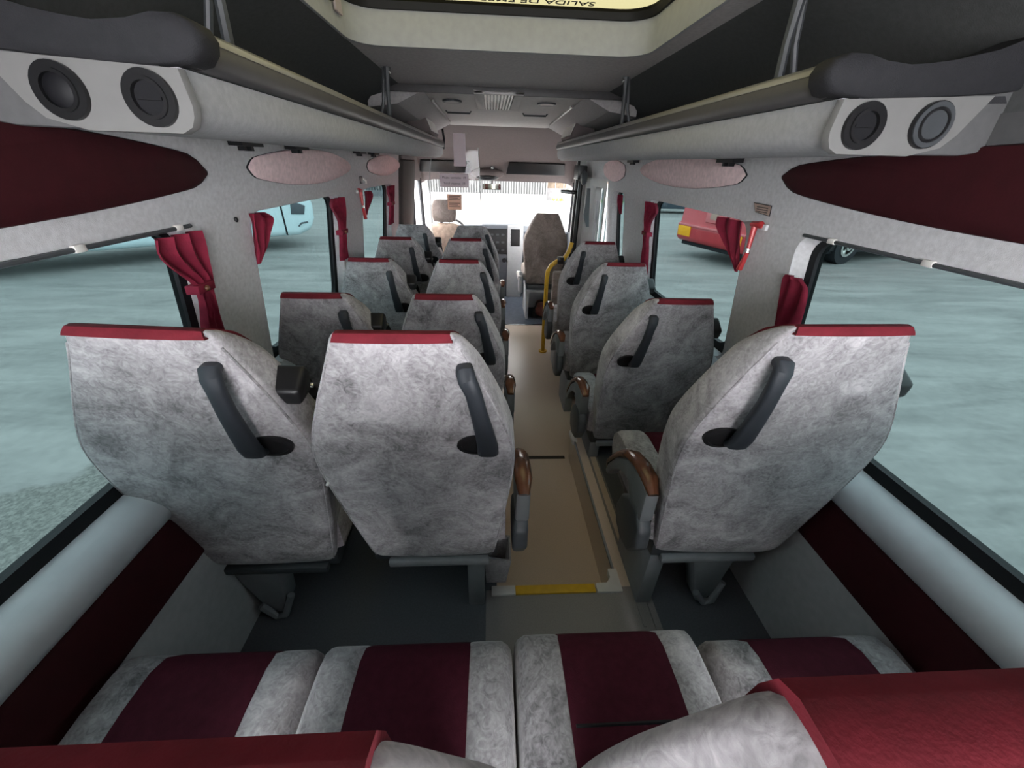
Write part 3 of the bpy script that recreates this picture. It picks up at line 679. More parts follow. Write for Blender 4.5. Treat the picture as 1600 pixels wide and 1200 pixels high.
SEATS = [  # kind, x, y of the rear foot of the back, z, recline, row
    ('window', -0.684, 0.782, 0.0, 8.6, 5), ('aisle', -0.178, 0.795, 0.0, 10.0, 5), ('single', 0.73, 0.785, 0.0, 9.0, 5),
    ('window', -0.651, 1.62, -0.17, 15, 4), ('aisle', -0.175, 1.62, -0.17, 15, 4), ('single', 0.73, 1.60, -0.17, 15, 4),
    ('window', -0.651, 2.35, -0.20, 15, 3), ('aisle', -0.175, 2.35, -0.20, 15, 3), ('single', 0.735, 2.34, -0.20, 15, 3),
    ('window', -0.651, 3.02, -0.20, 15, 2), ('aisle', -0.175, 3.02, -0.20, 15, 2), ('single', 0.752, 2.99, -0.20, 15, 2),
    ('window', -0.651, 3.63, -0.20, 15, 1), ('aisle', -0.165, 3.63, -0.20, 15, 1)]
for kind, x, y, z, rec, row in SEATS:
    if kind not in used: o = protos[kind]; used.add(kind)
    else: o = copy_tree(protos[kind])
    o.location = (x, y, z)
    side = {'window': 'grey suede seat by the window of the double seats', 'aisle': 'grey suede seat by the aisle of the double seats', 'single': 'grey suede single seat on the door side'}[kind]
    tag(o, side + ', ' + ROWN[row], 'seat', 'grey suede passenger seats')
    for ch in o.children:
        n = ch.name.split('.')[0]
        if n == 'backrest':
            ch.rotation_euler = (math.radians(rec), 0, 0)
            if row < 5: ch.scale = (1, 1, 1.035)
            elif kind == 'window': ch.rotation_euler = (math.radians(rec), math.radians(3.6), math.radians(3.5)); ch.scale = (1.04, 1, 1.0)
            elif kind == 'single': ch.rotation_euler = (math.radians(rec), math.radians(-2.2), math.radians(-4)); ch.scale = (1.03, 1, 1.02)
            if row == 1:
                for g_ in ch.children:
                    if g_.name.startswith('centre_panel'): g_.scale = (1, 1, 0.94); g_.location.y = 0.012
        if row == 4 and n in ('leg', 'leg_brace'):       # shorter feet on the raised platform
            ch.scale = (1, 1, 0.37); ch.location.z = 0.17
for o in [o for o in COL.objects if o.type == 'MESH' and o.name.startswith('centre_panel')]: pass

# white tag between the nearest double seats, floor bin pocket at the seat foot
t = MB().tube([(-0.385, 0.735, 0.735), (-0.405, 0.715, 0.70)], 0.004, 6).build('belt_tag', M['white'], None, smooth=True)
tag(t, 'small white belt tag poking out between the two nearest double seats', 'tag')
pk = MB().loft([[(-0.02, 0.90, 0.0), (0.055, 0.90, 0.0), (0.055, 0.98, 0.0), (-0.02, 0.98, 0.0)], [(-0.025, 0.885, 0.17), (0.072, 0.885, 0.15), (0.072, 0.995, 0.15), (-0.025, 0.995, 0.17)], [(-0.018, 0.892, 0.168), (0.066, 0.892, 0.148), (0.066, 0.988, 0.148), (-0.018, 0.988, 0.168)], [(-0.014, 0.906, 0.01), (0.05, 0.906, 0.01), (0.05, 0.974, 0.01), (-0.014, 0.974, 0.01)]]).build('waste_bin', M['suede'], None, smooth=True, sharp=40)
tag(pk, 'small grey open bin at the foot of the nearest aisle seat', 'bin')

# ------------------------------------------------------------------ rear bench under the camera
BX = [(-0.815, -0.387), (-0.383, 0.047), (0.055, 0.485), (0.500, 0.945)]
BF = [0.490, 0.492, 0.503, 0.478]
BD = ['outermost rear bench seat by the window beneath the double-seat rack', 'rear bench seat second from the double-seat window, low back', 'rear bench seat second from the single-seat window, creased burgundy middle', 'outermost rear bench seat by the window beneath the single-seat rack']
for k, (x0, x1) in enumerate(BX):
    root = empty('bench_seat', ((x0+x1)/2, 0.0, 0.0)); tag(root, 'grey and burgundy ' + BD[k], 'seat', 'rear bench seats')
    hw = (x1 - x0)/2; yf = BF[k]; zt = 0.46 - (0.006 if k in (0, 3) else 0)
    def cus(u0, u1, name, m, parent, up=0.0, e0=True, e1=True):
        rows = [(u0, 0.05 if e0 else 0.003), (u0 + 0.008, 0.022 if e0 else 0.001), (u0 + 0.024, 0.0), (u1 - 0.024, 0.0), (u1 - 0.008, 0.022 if e1 else 0.001), (u1, 0.05 if e1 else 0.003)]
        secs = []
        for u, dn in rows:
            d2 = dn*0.5
            prof = [(-0.02, 0.20), (-0.02, zt - 0.01 - dn), (0.18, zt - dn + up), (0.36, zt + 0.004 - dn + up), (yf - 0.06, zt - 0.002 - dn + up), (yf - 0.022 - d2*.3, zt - 0.018 - dn*.8), (yf - d2*.4, zt - 0.055 - dn*.5), (yf + 0.002 - d2*.5, zt - 0.12), (yf - 0.03, 0.20)]
            secs.append([(u, y, z) for y, z in prof])
        return MB().loft(secs).build(name, m, parent, smooth=True, sharp=70)
    cc = cus(-hw*0.54, hw*0.56, 'cushion', M['burgundy'], root, 0.003, False, False); cc['label'] = 'burgundy middle of the cushion'
    cus(-hw, -hw*0.53, 'cushion_bolster', M['suede'], cc, 0.0, True, False); cus(hw*0.55, hw, 'cushion_bolster', M['suede'], cc, 0.0, False, True)
    if k == 2: MB().tube([(-hw*0.5, 0.305, zt + 0.0055), (hw*0.52, 0.305, zt + 0.0055)], 0.0035, 6).build('cushion_crease', M['gasket'], cc, smooth=True)
    # reclined back whose top edge shows below the lens
    bk = back_mesh(0.98 * hw/0.239, 0.825, BENCH_BACK).build('backrest', M['suede'], root, smooth=True, sharp=80, loc=(0, 0.045, 0.455))
    h_ = 0.112; pth = [(lerp_tab([(r[0], r[3]) for r in BENCH_BACK], z) + lerp_tab([(r[0], r[2]) for r in BENCH_BACK], z) + 0.003, z) for z in (0.22, 0.4, 0.6, 0.75, 0.82)] + [(0.097, 0.846), (0.085, 0.8565), (0.06, 0.8595), (0.03, 0.8595), (0.012, 0.855), (0.0, 0.842), (-0.003, 0.80)]
    secs = []
    for i_, (y_, z_) in enumerate(pth):
        a_ = pth[max(i_-1, 0)]; b_ = pth[min(i_+1, len(pth)-1)]; t_ = Vector((b_[0]-a_[0], b_[1]-a_[1])).normalized()
        hh = h_
        secs.append([(u, y_, z_*0.825) for u in (-hh, -hh*.6, 0, hh*.6, hh)] + [(u, y_ - t_.y*0.012, (z_ + t_.x*0.012)*0.825) for u in (hh, hh*.6, 0, -hh*.6, -hh)])
    st = MB().loft(secs).build('centre_panel', M['red_top'], bk, smooth=True, sharp=40); st['label'] = 'red centre panel over the top'
    for q in (-1, 1): MB().tube([(q*u, y_, z_*0.825) for u, y_, z_ in ((.196, .006, .735), (.168, .010, .775), (.150, .018, .812), (.137, .03, .841))] , 0.0022, 6).build('piping', M['suede'], bk, smooth=True)
    bk.rotation_euler = (math.radians([6, 5.0, 3.8, 5][k]), 0, 0)
    MB().box(-hw + 0.02, hw - 0.02, -0.02, yf - 0.05, 0.0, 0.21).build('bench_box', M['lowwall'], root)

# ------------------------------------------------------------------ curtains
def curtain(side, pts, label, tie=None, folds=3):
    """pts: rows (z, y0, y1) down the curtain; pleated cloth of some thickness hanging against the pillar"""
    z0 = pts[-1][0]; yb = (pts[0][1] + pts[0][2])/2
    bx = wx(side, (pts[0][0] + z0)/2, -0.012); root = empty('curtain', (bx, yb, z0)); tag(root, label, 'curtain', 'tied crimson curtains')
    rows = smooth_tab(pts, 18); n = 13; fr = []; bk_ = []
    for z, a, b in rows:
        f_ = []; k_ = []
        for i in range(n):
            t = i/(n-1); amp = min(0.011, 0.18*abs(b - a))
            o = -0.020 + amp*math.sin(t*folds*2*PI + z*9)
            f_.append((wx(side, z, o) - bx, a + (b-a)*t - yb, z - z0)); k_.append((wx(side, z, o + 0.005) - bx, a + (b-a)*t - yb, z - z0))
        fr.append(f_ + k_[::-1])
    MB().loft(fr).build('curtain_cloth', M['curtain'], root, smooth=True, sharp=70)
    if tie is not None:
        z, a, b = tie
        MB().loft([[(wx(side, z + dz, -0.036) - bx, y - yb, z + dz - z0) for dz in (-0.012, 0.012)] + [(wx(side, z + dz, 0.0) - bx, y - yb, z + dz - z0) for dz in (0.012, -0.012)] for y in (a, b)]).build('curtain_tie', M['curtain'], root, bevel=0.003)
        MB().ball((wx(side, z, -0.040) - bx, a + (b-a)*0.4 - yb, z - z0), 0.006, 0.008, 0.008).build('tie_button', M['wood'], root, smooth=True)
curtain(-1, [(1.225, 0.96, 1.115), (1.19, 0.955, 1.12), (1.15, 0.99, 1.12), (1.10, 1.045, 1.125), (1.07, 1.055, 1.12), (1.03, 1.055, 1.125), (0.95, 1.045, 1.13), (0.85, 1.04, 1.13)], 'crimson curtain tied back at the front edge of the nearest double-seat window', (1.085, 1.04, 1.11))
curtain(-1, [(1.236, 1.375, 1.44), (1.21, 1.37, 1.495), (1.17, 1.37, 1.465), (1.13, 1.37, 1.435), (1.08, 1.37, 1.385)], 'dark crimson curtain corner at the rear of the middle double-seat window', None, 2)
curtain(-1, [(1.225, 2.10, 2.25), (1.195, 2.07, 2.26), (1.15, 2.13, 2.27), (1.10, 2.17, 2.27), (1.0, 2.18, 2.27), (0.915, 2.185, 2.275)], 'crimson curtain hanging at the front edge of the middle double-seat window', (1.06, 2.17, 2.26))
curtain(-1, [(1.225, 2.675, 2.76), (1.19, 2.675, 2.80), (1.13, 2.675, 2.72), (1.09, 2.675, 2.69)], 'dark crimson curtain corner at the rear of the foremost double-seat window', None, 2)
curtain(-1, [(1.225, 3.28, 3.44), (1.19, 3.24, 3.44), (1.13, 3.31, 3.45), (1.0, 3.31, 3.45), (0.95, 3.31, 3.45)], 'crimson curtain hanging at the front edge of the foremost double-seat window', (1.10, 3.31, 3.43))
curtain(1, [(1.118, 1.115, 1.185), (1.10, 1.085, 1.195), (1.05, 1.08, 1.195), (0.99, 1.085, 1.195), (0.88, 1.095, 1.19)], 'crimson curtain folded over itself in front of the nearest single-seat window', None, 2)
curtain(1, [(1.236, 1.47, 1.64), (1.20, 1.465, 1.64), (1.15, 1.46, 1.57), (1.10, 1.455, 1.505), (1.06, 1.455, 1.47)], 'dark crimson curtain corner at the rear of the second single-seat window', None, 2)
curtain(1, [(1.225, 2.33, 2.48), (1.18, 2.30, 2.48), (1.13, 2.37, 2.49), (1.05, 2.41, 2.49), (0.80, 2.41, 2.50)], 'crimson curtain hanging at the front edge of the second single-seat window', (1.05, 2.40, 2.49))
curtain(1, [(1.225, 2.99, 3.05), (1.17, 2.99, 3.06), (1.10, 2.99, 3.02)], 'black crimson curtain corner at the rear of the narrow door-side window', None, 2)

for s_, (a, b), nm in ((1, (-0.29, 1.18), 'nearest single-seat window'), (-1, (-0.29, 1.115), 'nearest double-seat window')):
    cr = empty('curtain_rail', (wx(s_, 1.236, -0.004), (a + b)/2, 1.236)); tag(cr, 'thin dark curtain rail along the top of the ' + nm, 'curtain rail', 'curtain rails')
    MB().tube([(0, a - (a+b)/2, 0), (0, b - (a+b)/2, 0)], 0.005, 8).build('rail_rod', M['dark'], cr, smooth=True)
    for y in (0.50, 0.80, 1.07): MB().box(-0.006, 0.006, y - 0.012 - (a+b)/2, y + 0.012 - (a+b)/2, -0.006, 0.008).build('rail_clip', M['white'], cr, bevel=0.002)
# ------------------------------------------------------------------ hammers, sticker
def hammer(side, y, z, label):
    bx = wx(side, z, -0.012); root = empty('emergency_hammer', (bx, y, z)); tag(root, label, 'hammer', 'red emergency hammers')
    s = -side
    MB().tube([(0, 0.035, 0.0), (s*0.004, -0.02, 0.004), (s*0.004, -0.035, 0.0)], [0.009, 0.012, 0.006], 10).build('hammer_head', M['redplastic'], root, smooth=True)
    MB().tube([(s*0.004, 0.012, -0.005), (s*0.006, 0.005, -0.08)], [0.011, 0.007], 10).build('hammer_neck', M['redplastic'], root, smooth=True)
    MB().tube([(s*0.006, 0.006, -0.078), (s*0.006, 0.003, -0.093)], 0.0075, 10).build('hammer_band', M['chrome'], root, smooth=True)
    MB().tube([(s*0.006, 0.003, -0.092), (s*0.007, 0.018, -0.155)], [0.008, 0.011], 10).build('hammer_grip', M['redplastic'], root, smooth=True)
    MB().box(-0.006, 0.006, -0.05, -0.02, -0.012, 0.008).build('hammer_bracket', M['wall'], root, bevel=0.003)
hammer(1, 1.395, 1.235, 'red emergency hammer on the grey pillar beneath a small sticker')
hammer(-1, 2.57, 1.235, 'red emergency hammer on the far grey pillar of the double seats')
stk = empty('pillar_sticker', (wx(1, 1.285, -0.001), 1.405, 1.285)); tag(stk, 'small beige notice sticker above the red hammer', 'sticker')
MB().add([(wx(1, 1.285 + z, -0.003) - wx(1, 1.285), y, z) for y, z in ((-0.05, -0.018), (0.035, -0.012), (0.055, 0.018), (-0.05, 0.016))], [(0, 1, 2, 3)]).build('sticker_rim', M['ink'], stk)
MB().add([(wx(1, 1.285 + z, -0.0045) - wx(1, 1.285), y, z) for y, z in ((-0.047, -0.015), (0.032, -0.010), (0.049, 0.0155), (-0.047, 0.0135))], [(0, 1, 2, 3)]).build('sticker_face', M['paper2'], stk)
for zz in (0.006, -0.001, -0.008):
    MB().add([(wx(1, 1.285 + zz + d, -0.0055) - wx(1, 1.285), y, zz + d) for y, d in ((-0.036, -0.0012), (0.028, -0.0012), (0.028, 0.0012), (-0.036, 0.0012))], [(0, 1, 2, 3)]).build('print_line', M['ink'], stk)
tag(MB().ball((wx(-1, 1.226) + 0.004, 1.32, 1.226), 0.005, 0.006, 0.008).build('pillar_screw', M['black'], None, smooth=True), 'small black screw cap on the nearest grey pillar', 'screw')
hk = empty('coat_hook', (wx(-1, 1.29) + 0.008, 2.63, 1.29)); tag(hk, 'small black and white hook above the far hammer', 'hook')
MB().box(-0.004, 0.004, -0.02, 0.02, -0.02, 0.02).build('hook_plate', M['black'], hk, bevel=0.003)
MB().tube([(0, 0.02, 0.01), (0.02, 0.025, -0.005), (0.018, 0.03, -0.02)], 0.006, 8).build('hook_tip', M['white'], hk, smooth=True)

# ------------------------------------------------------------------ cab
# pillars behind the driver and by the door
struct(MB().loft([[(wx(-1, z, 0.03), 3.72, z), (wx(-1, z, -0.035), 3.74, z), (wx(-1, z, -0.04), 4.30, z), (wx(-1, z, 0.03), 4.34, z)] for z in (-0.2, 0.3, 0.7, 1.24, 1.40)]).build('trim_1', M['bpillar'], None, bevel=0.01), 'dark brown pillar')
struct(MB().loft([[(wx(-1, z, 0.03), 3.72, z), (wx(-1, z, -0.03), 3.74, z), (wx(-1, z, -0.035), 4.30, z), (wx(-1, z, 0.03), 4.34, z)] for z in (1.40, 1.52, 1.66)]).build('trim_2', M['headliner'], None, bevel=0.01), 'brown pillar head')
struct(MB().box(0.86, 0.98, 4.26, 4.46, -0.2, 1.66).build('trim_3', M['pillar_lt'], None, bevel=0.015), 'pale grey door pillar')
struct(MB().box(0.845, 0.865, 4.24, 4.34, 1.20, 1.36).build('trim_4', M['bpillar'], None, bevel=0.006), 'dark pillar pad')
# door mechanism: black posts, plate, small mirror and motor
dm = empty('door_mechanism', (0.86, 4.15, -0.2)); tag(dm, 'black door mechanism posts with plate and motor beside the entry door', 'door mechanism')
MB().tube([(0, 0, 0), (0, 0, 1.60)], 0.022, 12).build('post', M['black'], dm, smooth=True)
MB().tube([(-0.01, 0.13, 0), (-0.01, 0.13, 1.64)], 0.014, 12).build('post', M['black'], dm, smooth=True)
MB().box(-0.055, 0.03, -0.10, 0.10, 1.48, 1.60).build('motor_housing', M['black'], dm, bevel=0.01)
MB().ball((-0.02, -0.22, 1.50), 0.03, 0.05, 0.06).build('motor', M['dark'], dm, smooth=True)
MB().loft([[(0.01, -0.24, 1.42), (0.04, -0.24, 1.42), (0.04, -0.27, 1.42), (0.01, -0.27, 1.42)], [(0.0, -0.26, 1.2), (0.05, -0.26, 1.2), (0.05, -0.29, 1.2), (0.0, -0.29, 1.2)], [(0.03, -0.3, 1.10), (0.055, -0.3, 1.10), (0.055, -0.32, 1.10), (0.03, -0.32, 1.10)]]).build('flap', M['dark'], dm)
MB().prism([(-0.14, 0.24), (-0.14, 0.30), (0.02, 0.30), (0.02, 0.10), (-0.05, 0.10)], 2, 1.345, 1.375).build('plate', M['black'], dm, bevel=0.008)

# headliner, windscreen, A pillars, doors
hl = []
for y, z in ((4.28, 1.752), (4.38, 1.70), (4.6, 1.655), (4.8, 1.57), (5.0, 1.445), (5.15, 1.335), (5.28, 1.235), (5.34, 1.205)):
    hl.append([(-0.86, y, z - 0.05), (-0.80, y, z - 0.012), (-0.70, y, z), (0.85, y, z), (0.95, y, z - 0.012), (1.01, y, z - 0.05)])
struct(MB().loft(hl, closed=False).build('ceiling_cab', M['headliner'], None, smooth=True))
# shell above cabin sides
for s in (-1, 1):
    MBs = MB(); x = XC + s*0.925
    out = [(4.28, 1.76), (4.28, 1.20), (4.5, 1.22), (5.36, 1.19), (5.1, 1.37), (4.9, 1.52), (4.6, 1.66)]
    top = struct(MBs.prism(out, 0, x - s*0.02, x + s*0.05).build('trim_%d' % (5 if s < 0 else 6), M['headliner']))
    dr = MB().prism([(4.34, -0.2), (5.75, -0.2), (5.75, 0.64), (4.34, 0.70)], 0, x - s*0.01, x + s*0.05).build('door_%d' % (2 if s < 0 else 3), M['dash'], None, bevel=0.01); struct(dr)
    MB().add([(x, 4.36, 0.69), (x, 5.70, 0.64), (x, 5.38, 1.20), (x, 4.48, 1.22)], [(0, 1, 2, 3)]).build('door_pane', M['glass_clear'], dr)
    # A pillar with its grey trim and door frame bar
    MB().tube([(x - s*0.015, 5.36, 1.22), (x - s*0.01, 5.72, 0.66)], [0.045, 0.055], 10).build('pillar_trim', M['pillar_lt'], dr, smooth=True)
    MB().tube([(x - s*0.01, 5.12, 1.22), (x - s*0.01, 5.18, 0.66)], 0.022, 8).build('quarter_bar', M['gasket'], dr, smooth=True)
    MB().tube([(x - s*0.02, 4.50, 1.24), (x - s*0.02, 4.42, 0.66)], 0.03, 8).build('rear_bar', M['gasket'], dr, smooth=True)
wsx0, wsx1 = -0.86, 1.01
ws = struct(MB().add([(wsx0, 5.33, 1.215), (wsx1, 5.33, 1.215), (wsx1, 5.76, 0.64), (wsx0, 5.76, 0.64)], [(0, 1, 2, 3)]).build('window_10', M['glass_front']), 'wide clear windscreen over the dashboard')
# sun visors and roof console
for k, (x0, x1, nm) in enumerate(((0.20, 0.84, 'passenger side'), (-0.80, -0.25, 'driver side'))):
    vz = MB().loft([[(x0, 5.02, 1.40), (x1, 5.02, 1.40), (x1, 5.035, 1.415), (x0, 5.035, 1.415)], [(x0 - 0.03, 5.11, 1.285), (x1 + 0.02, 5.11, 1.285), (x1 + 0.02, 5.13, 1.30), (x0 - 0.03, 5.13, 1.30)]]).build('sun_visor', M['black'], None, bevel=0.008)
    tag(vz, 'dark folded sun visor under the headliner, %s' % nm, 'sun visor', 'sun visors')
rc = empty('roof_console', (-0.05, 5.18, 1.285)); tag(rc, 'dark rounded roof console at the top middle of the windscreen', 'roof console')
MB().ball((0, 0, 0), 0.20, 0.12, 0.065).build('console_pod', M['headliner'], rc, smooth=True)
MB().ball((0.0, -0.035, -0.032), 0.14, 0.09, 0.042).build('console_lens', M['black'], rc, smooth=True)
kb = empty('headliner_knob', (0.008, 5.115, 1.345)); tag(kb, 'small round metal knob on the cab headliner', 'knob')
MB().ring((0, 0), 1, 0.014, 0.024, -0.012, 0.01, 16).build('knob_ring', M['dark'], kb, smooth=True)
MB().ball((0, -0.008, 0), 0.014, 0.01, 0.014).build('knob_cap', M['chrome'], kb, smooth=True)
mr = empty('rear_view_mirror', (0.005, 5.36, 1.14)); tag(mr, 'rear-view mirror hanging at the top of the windscreen', 'mirror')
MB().box(-0.115, 0.115, 0.0, 0.025, -0.035, 0.035).build('mirror_shell', M['black'], mr, bevel=0.008)
MB().box(-0.105, 0.105, -0.003, 0.001, -0.029, 0.029).build('mirror_face', M['mirror'], mr)
MB().tube([(0, 0.01, 0.03), (0, 0.0, 0.09)], 0.01, 8).build('mirror_arm', M['black'], mr, smooth=True)
# dashboard
ds = empty('dashboard', (0.075, 5.4, ZL)); tag(ds, 'grey dashboard with silver centre stack below the windscreen', 'dashboard')
prof = [(-0.05, 0.0), (-0.03, 0.42), (-0.14, 0.55), (-0.16, 0.70), (-0.13, 0.84), (-0.04, 0.895), (0.36, 0.85), (0.36, 0.0)]
MB().loft([[(x, y, z) for y, z in prof] for x in (-0.92, 0.92)]).build('dash_body', M['dash'], ds, smooth=True, sharp=30)
st = [(-0.20, 0.0), (-0.22, 0.40), (-0.26, 0.62), (-0.22, 0.92), (-0.16, 0.935), (0.0, 0.93), (0.0, 0.0)]
MB().prism(st, 0, -0.20, 0.33).build('centre_stack', M['dash'], ds, bevel=0.012)
MB().prism([(-0.215, 0.0), (-0.232, 0.40), (-0.272, 0.62), (-0.232, 0.915), (-0.20, 0.925), (-0.20, 0.0)], 0, 0.13, 0.325).build('stack_trim', M['silver'], ds, bevel=0.008)
MB().prism([(-0.265, 0.58), (-0.232, 0.88), (-0.21, 0.88), (-0.22, 0.58)], 0, -0.18, 0.12).build('radio', M['black'], ds, bevel=0.004)
b0 = None
for k in range(4):
    for j in range(3):
        if b0 is None: b0 = MB().box(-0.018, 0.018, -0.006, 0.004, -0.010, 0.010).build('radio_button', M['dark'], ds, bevel=0.002); c = b0
        else: c = b0.copy(); COL.objects.link(c); c.parent = ds
        c.location = (-0.14 + 0.07*k, -0.266 + 0.011*j*1.0, 0.63 + 0.09*j)
for j in range(3):
    MB().disc((0.0 + -0.11 + 0.10*j, 0.50), 1, 0.028, -0.258, -0.22, 16).build('heater_knob', M['black'], ds, smooth=True, sharp=40)
MB().prism([(-0.270, 0.68), (-0.242, 0.88), (-0.21, 0.88), (-0.22, 0.68)], 0, 0.17, 0.285).build('dash_vent', M['black'], ds, bevel=0.003)
for j in range(4): MB().box(0.165, 0.275, -0.262 + 0.0065*j*1.2, -0.25 + 0.0065*j*1.2, 0.725 + 0.045*j, 0.733 + 0.045*j).build('vent_blade', M['dark'], ds)
MB().box(0.40, 0.86, -0.175, -0.12, 0.60, 0.80).build('glove_box', M['dash'], ds, bevel=0.012)
MB().box(0.38, 0.88, -0.16, -0.05, 0.42, 0.56).build('parcel_shelf', M['silver'], ds, bevel=0.012)
stw = empty('steering_wheel', (-0.50, 5.06, 0.62)); tag(stw, 'dark steering wheel mostly hidden behind the driver seat', 'steering wheel')
rim = [(0.19*math.cos(2*PI*i/24), 0.05*math.sin(2*PI*i/24)*2, 0.16*math.sin(2*PI*i/24)) for i in range(25)]
MB().tube(rim, 0.014, 8).build('wheel_rim', M['black'], stw, smooth=True)
MB().ball((0, 0.02, 0), 0.07, 0.04, 0.06).tube([(-0.18, 0, 0), (0.18, 0, 0)], 0.012, 8).tube([(0, 0.02, 0), (0, 0.10, -0.01)], 0.03, 8).build('wheel_hub', M['dash'], stw, smooth=True)
# driver seat
dsx = -0.52
dv = empty('driver_chair', (dsx, 4.55, ZL)); tag(dv, 'driver seat with a shaggy tan cover and grey headrest', 'seat')
MB().loft([[(u*0.74, y*1.1, z) for u, y, z in back_sec(z, hw, d, y0)] for z, hw, d, y0 in [(0.30, .30, .10, .02), (0.36, .33, .14, 0), (0.6, .33, .15, 0), (0.85, .315, .14, 0.0), (0.94, .28, .12, 0.01), (0.985, .22, .09, 0.025), (1.0, .14, .04, .05)]]).build('backrest', M['fur'], dv, smooth=True, sharp=80)
hd = MB().loft([[(x, y - 0.0, z) for x, y, z in back_sec(z, hw, d, y0)] for z, hw, d, y0 in [(1.015, .09, .05, .05), (1.03, .12, .09, .03), (1.10, .135, .11, .02), (1.18, .13, .11, .02), (1.225, .11, .09, .03), (1.24, .07, .04, .055)]]).build('headrest', M['suede_tan'], dv, smooth=True, sharp=80)
MB().tube([(-0.05, 0.07, 0.97), (-0.05, 0.07, 1.05)], 0.007, 8).tube([(0.05, 0.07, 0.97), (0.05, 0.07, 1.05)], 0.007, 8).build('headrest_posts', M['chrome'], dv, smooth=True)
MB().box(-0.24, 0.24, 0.08, 0.56, 0.36, 0.50).build('cushion', M['fur'], dv, bevel=0.04, seg=3)
MB().box(-0.2, 0.2, 0.08, 0.5, 0.0, 0.37).build('seat_box', M['dark'], dv, bevel=0.01)
# passenger seat on its pedestal with a bag inside
px = 0.585
pv = empty('passenger_seat', (px, 4.38, ZL)); tag(pv, 'tall tan grey passenger seat beside the driver on an open pedestal', 'seat')
bk = back_mesh(1.0, 0.90).build('backrest', M['suede_tan'], pv, smooth=True, sharp=80, loc=(0, 0, 0.395)); bk.rotation_euler = (math.radians(5), 0, 0)
MB().box(-0.22, 0.22, 0.05, 0.5, 0.42, 0.55).build('cushion', M['suede_tan'], pv, bevel=0.04, seg=3)
MB().box(-0.185, 0.20, -0.03, 0.42, 0.345, 0.40).build('seat_base', M['dark'], pv, bevel=0.012)
MB().box(-0.185, 0.20, -0.05, 0.40, 0.315, 0.345).box(-0.185, -0.155, -0.05, 0.40, 0.0, 0.32).box(0.17, 0.20, -0.05, 0.40, 0.0, 0.32).box(-0.185, 0.20, 0.37, 0.40, 0.0, 0.32).build('pedestal', M['silver'], pv, bevel=0.004)
MB().prism([(-.04, .30), (.08, .29), (.16, .36), (.13, .50), (.02, .54), (-.05, .47)], 0, -0.275, -0.235).build('side_cover', M['silver'], pv, bevel=0.012)
MB().prism([(-.05, .50), (.10, .52), (.30, .48), (.30, .44), (.05, .43)], 0, -0.285, -0.24).build('armrest', M['white'], pv, bevel=0.012)
bag = empty('small_bag', (0.60, 4.40, ZL)); tag(bag, 'reddish brown leather bag tucked inside the passenger seat pedestal', 'bag')
MB().ball((0.02, 0.02, 0.075), 0.12, 0.10, 0.075).build('bag_body', M['redbag'], bag, smooth=True)
MB().ball((-0.02, 0.03, 0.15), 0.06, 0.06, 0.055).build('bag_flap', M['redbag'], bag, smooth=True)
MB().tube([(-0.10, 0.0, 0.08), (-0.06, -0.02, 0.19), (0.02, -0.02, 0.21), (0.10, 0.0, 0.10)], 0.008, 8).build('bag_strap', M['black'], bag, smooth=True)
MB().box(-0.11, -0.06, -0.03, 0.03, 0.0, 0.10).build('bag_pocket', M['black'], bag, bevel=0.008)
# clear screen behind the driver with notices
scn = empty('driver_screen', (-0.36, 4.28, 0.40)); tag(scn, 'clear acrylic screen behind the driver carrying paper notices', 'screen')
MB().add([(-0.25, 0, 0), (0.25, 0, 0), (0.25, 0, 0.82), (0.23, 0, 1.12), (-0.20, 0, 1.12), (-0.25, 0, 0.82)], [tuple(range(6))]).build('screen_pane', M['plexi'], scn)
MB().tube([(0.25, 0, 0), (0.25, 0, 0.82), (0.232, 0, 1.12)], 0.003, 6).tube([(-0.25, 0, 0), (-0.25, 0, 0.82), (-0.20, 0, 1.12)], 0.003, 6).build('screen_edge', M['silver'], scn, smooth=True)
rot = Matrix.Rotation(PI/2, 4, 'X')
n1 = MB().box(-0.145, 0.135, -0.006, -0.003, 0.78, 0.895).build('seat_count_notice', M['paper'], None, loc=(-0.36, 4.28, 0.40)); tag(n1, 'grey printed seat count notice on the driver screen', 'notice')
text('Plazas sentadas  19', 0.030, M['ink'], Matrix.Translation((-0.005, -0.0075, 0.862)) @ rot, n1)
text('Total viajeros  19', 0.030, M['ink'], Matrix.Translation((-0.005, -0.0075, 0.812)) @ rot, n1)
n2 = MB().box(-0.08, 0.06, -0.006, -0.003, 0.575, 0.715).build('paper_notice', M['paper2'], None, loc=(-0.36, 4.28, 0.40)); tag(n2, 'small pinkish printed paper on the driver screen', 'notice')
for j in range(7):
    if j == 3: continue
    MB().box(-0.065, 0.045 - 0.02*(j % 2), -0.0075, -0.006, 0.698 - 0.016*j, 0.703 - 0.016*j).build('print_line', M['ink'], n2)
n3 = MB().box(-0.06, 0.055, -0.006, -0.002, 0.96, 1.23).build('hanging_document', M['paper'], None, loc=(-0.30, 4.28, 0.40)); tag(n3, 'pale document sleeve hanging above the driver screen', 'document')
MB().tube([(-0.455, 4.29, 1.66), (-0.445, 4.30, 1.58), (-0.455, 4.31, 1.50)], 0.01, 8).build('cable_bracket', M['black'], None, smooth=True)
tag(bpy.data.objects['cable_bracket'], 'thin black cable bracket at the front end of the double-seat rack', 'bracket')
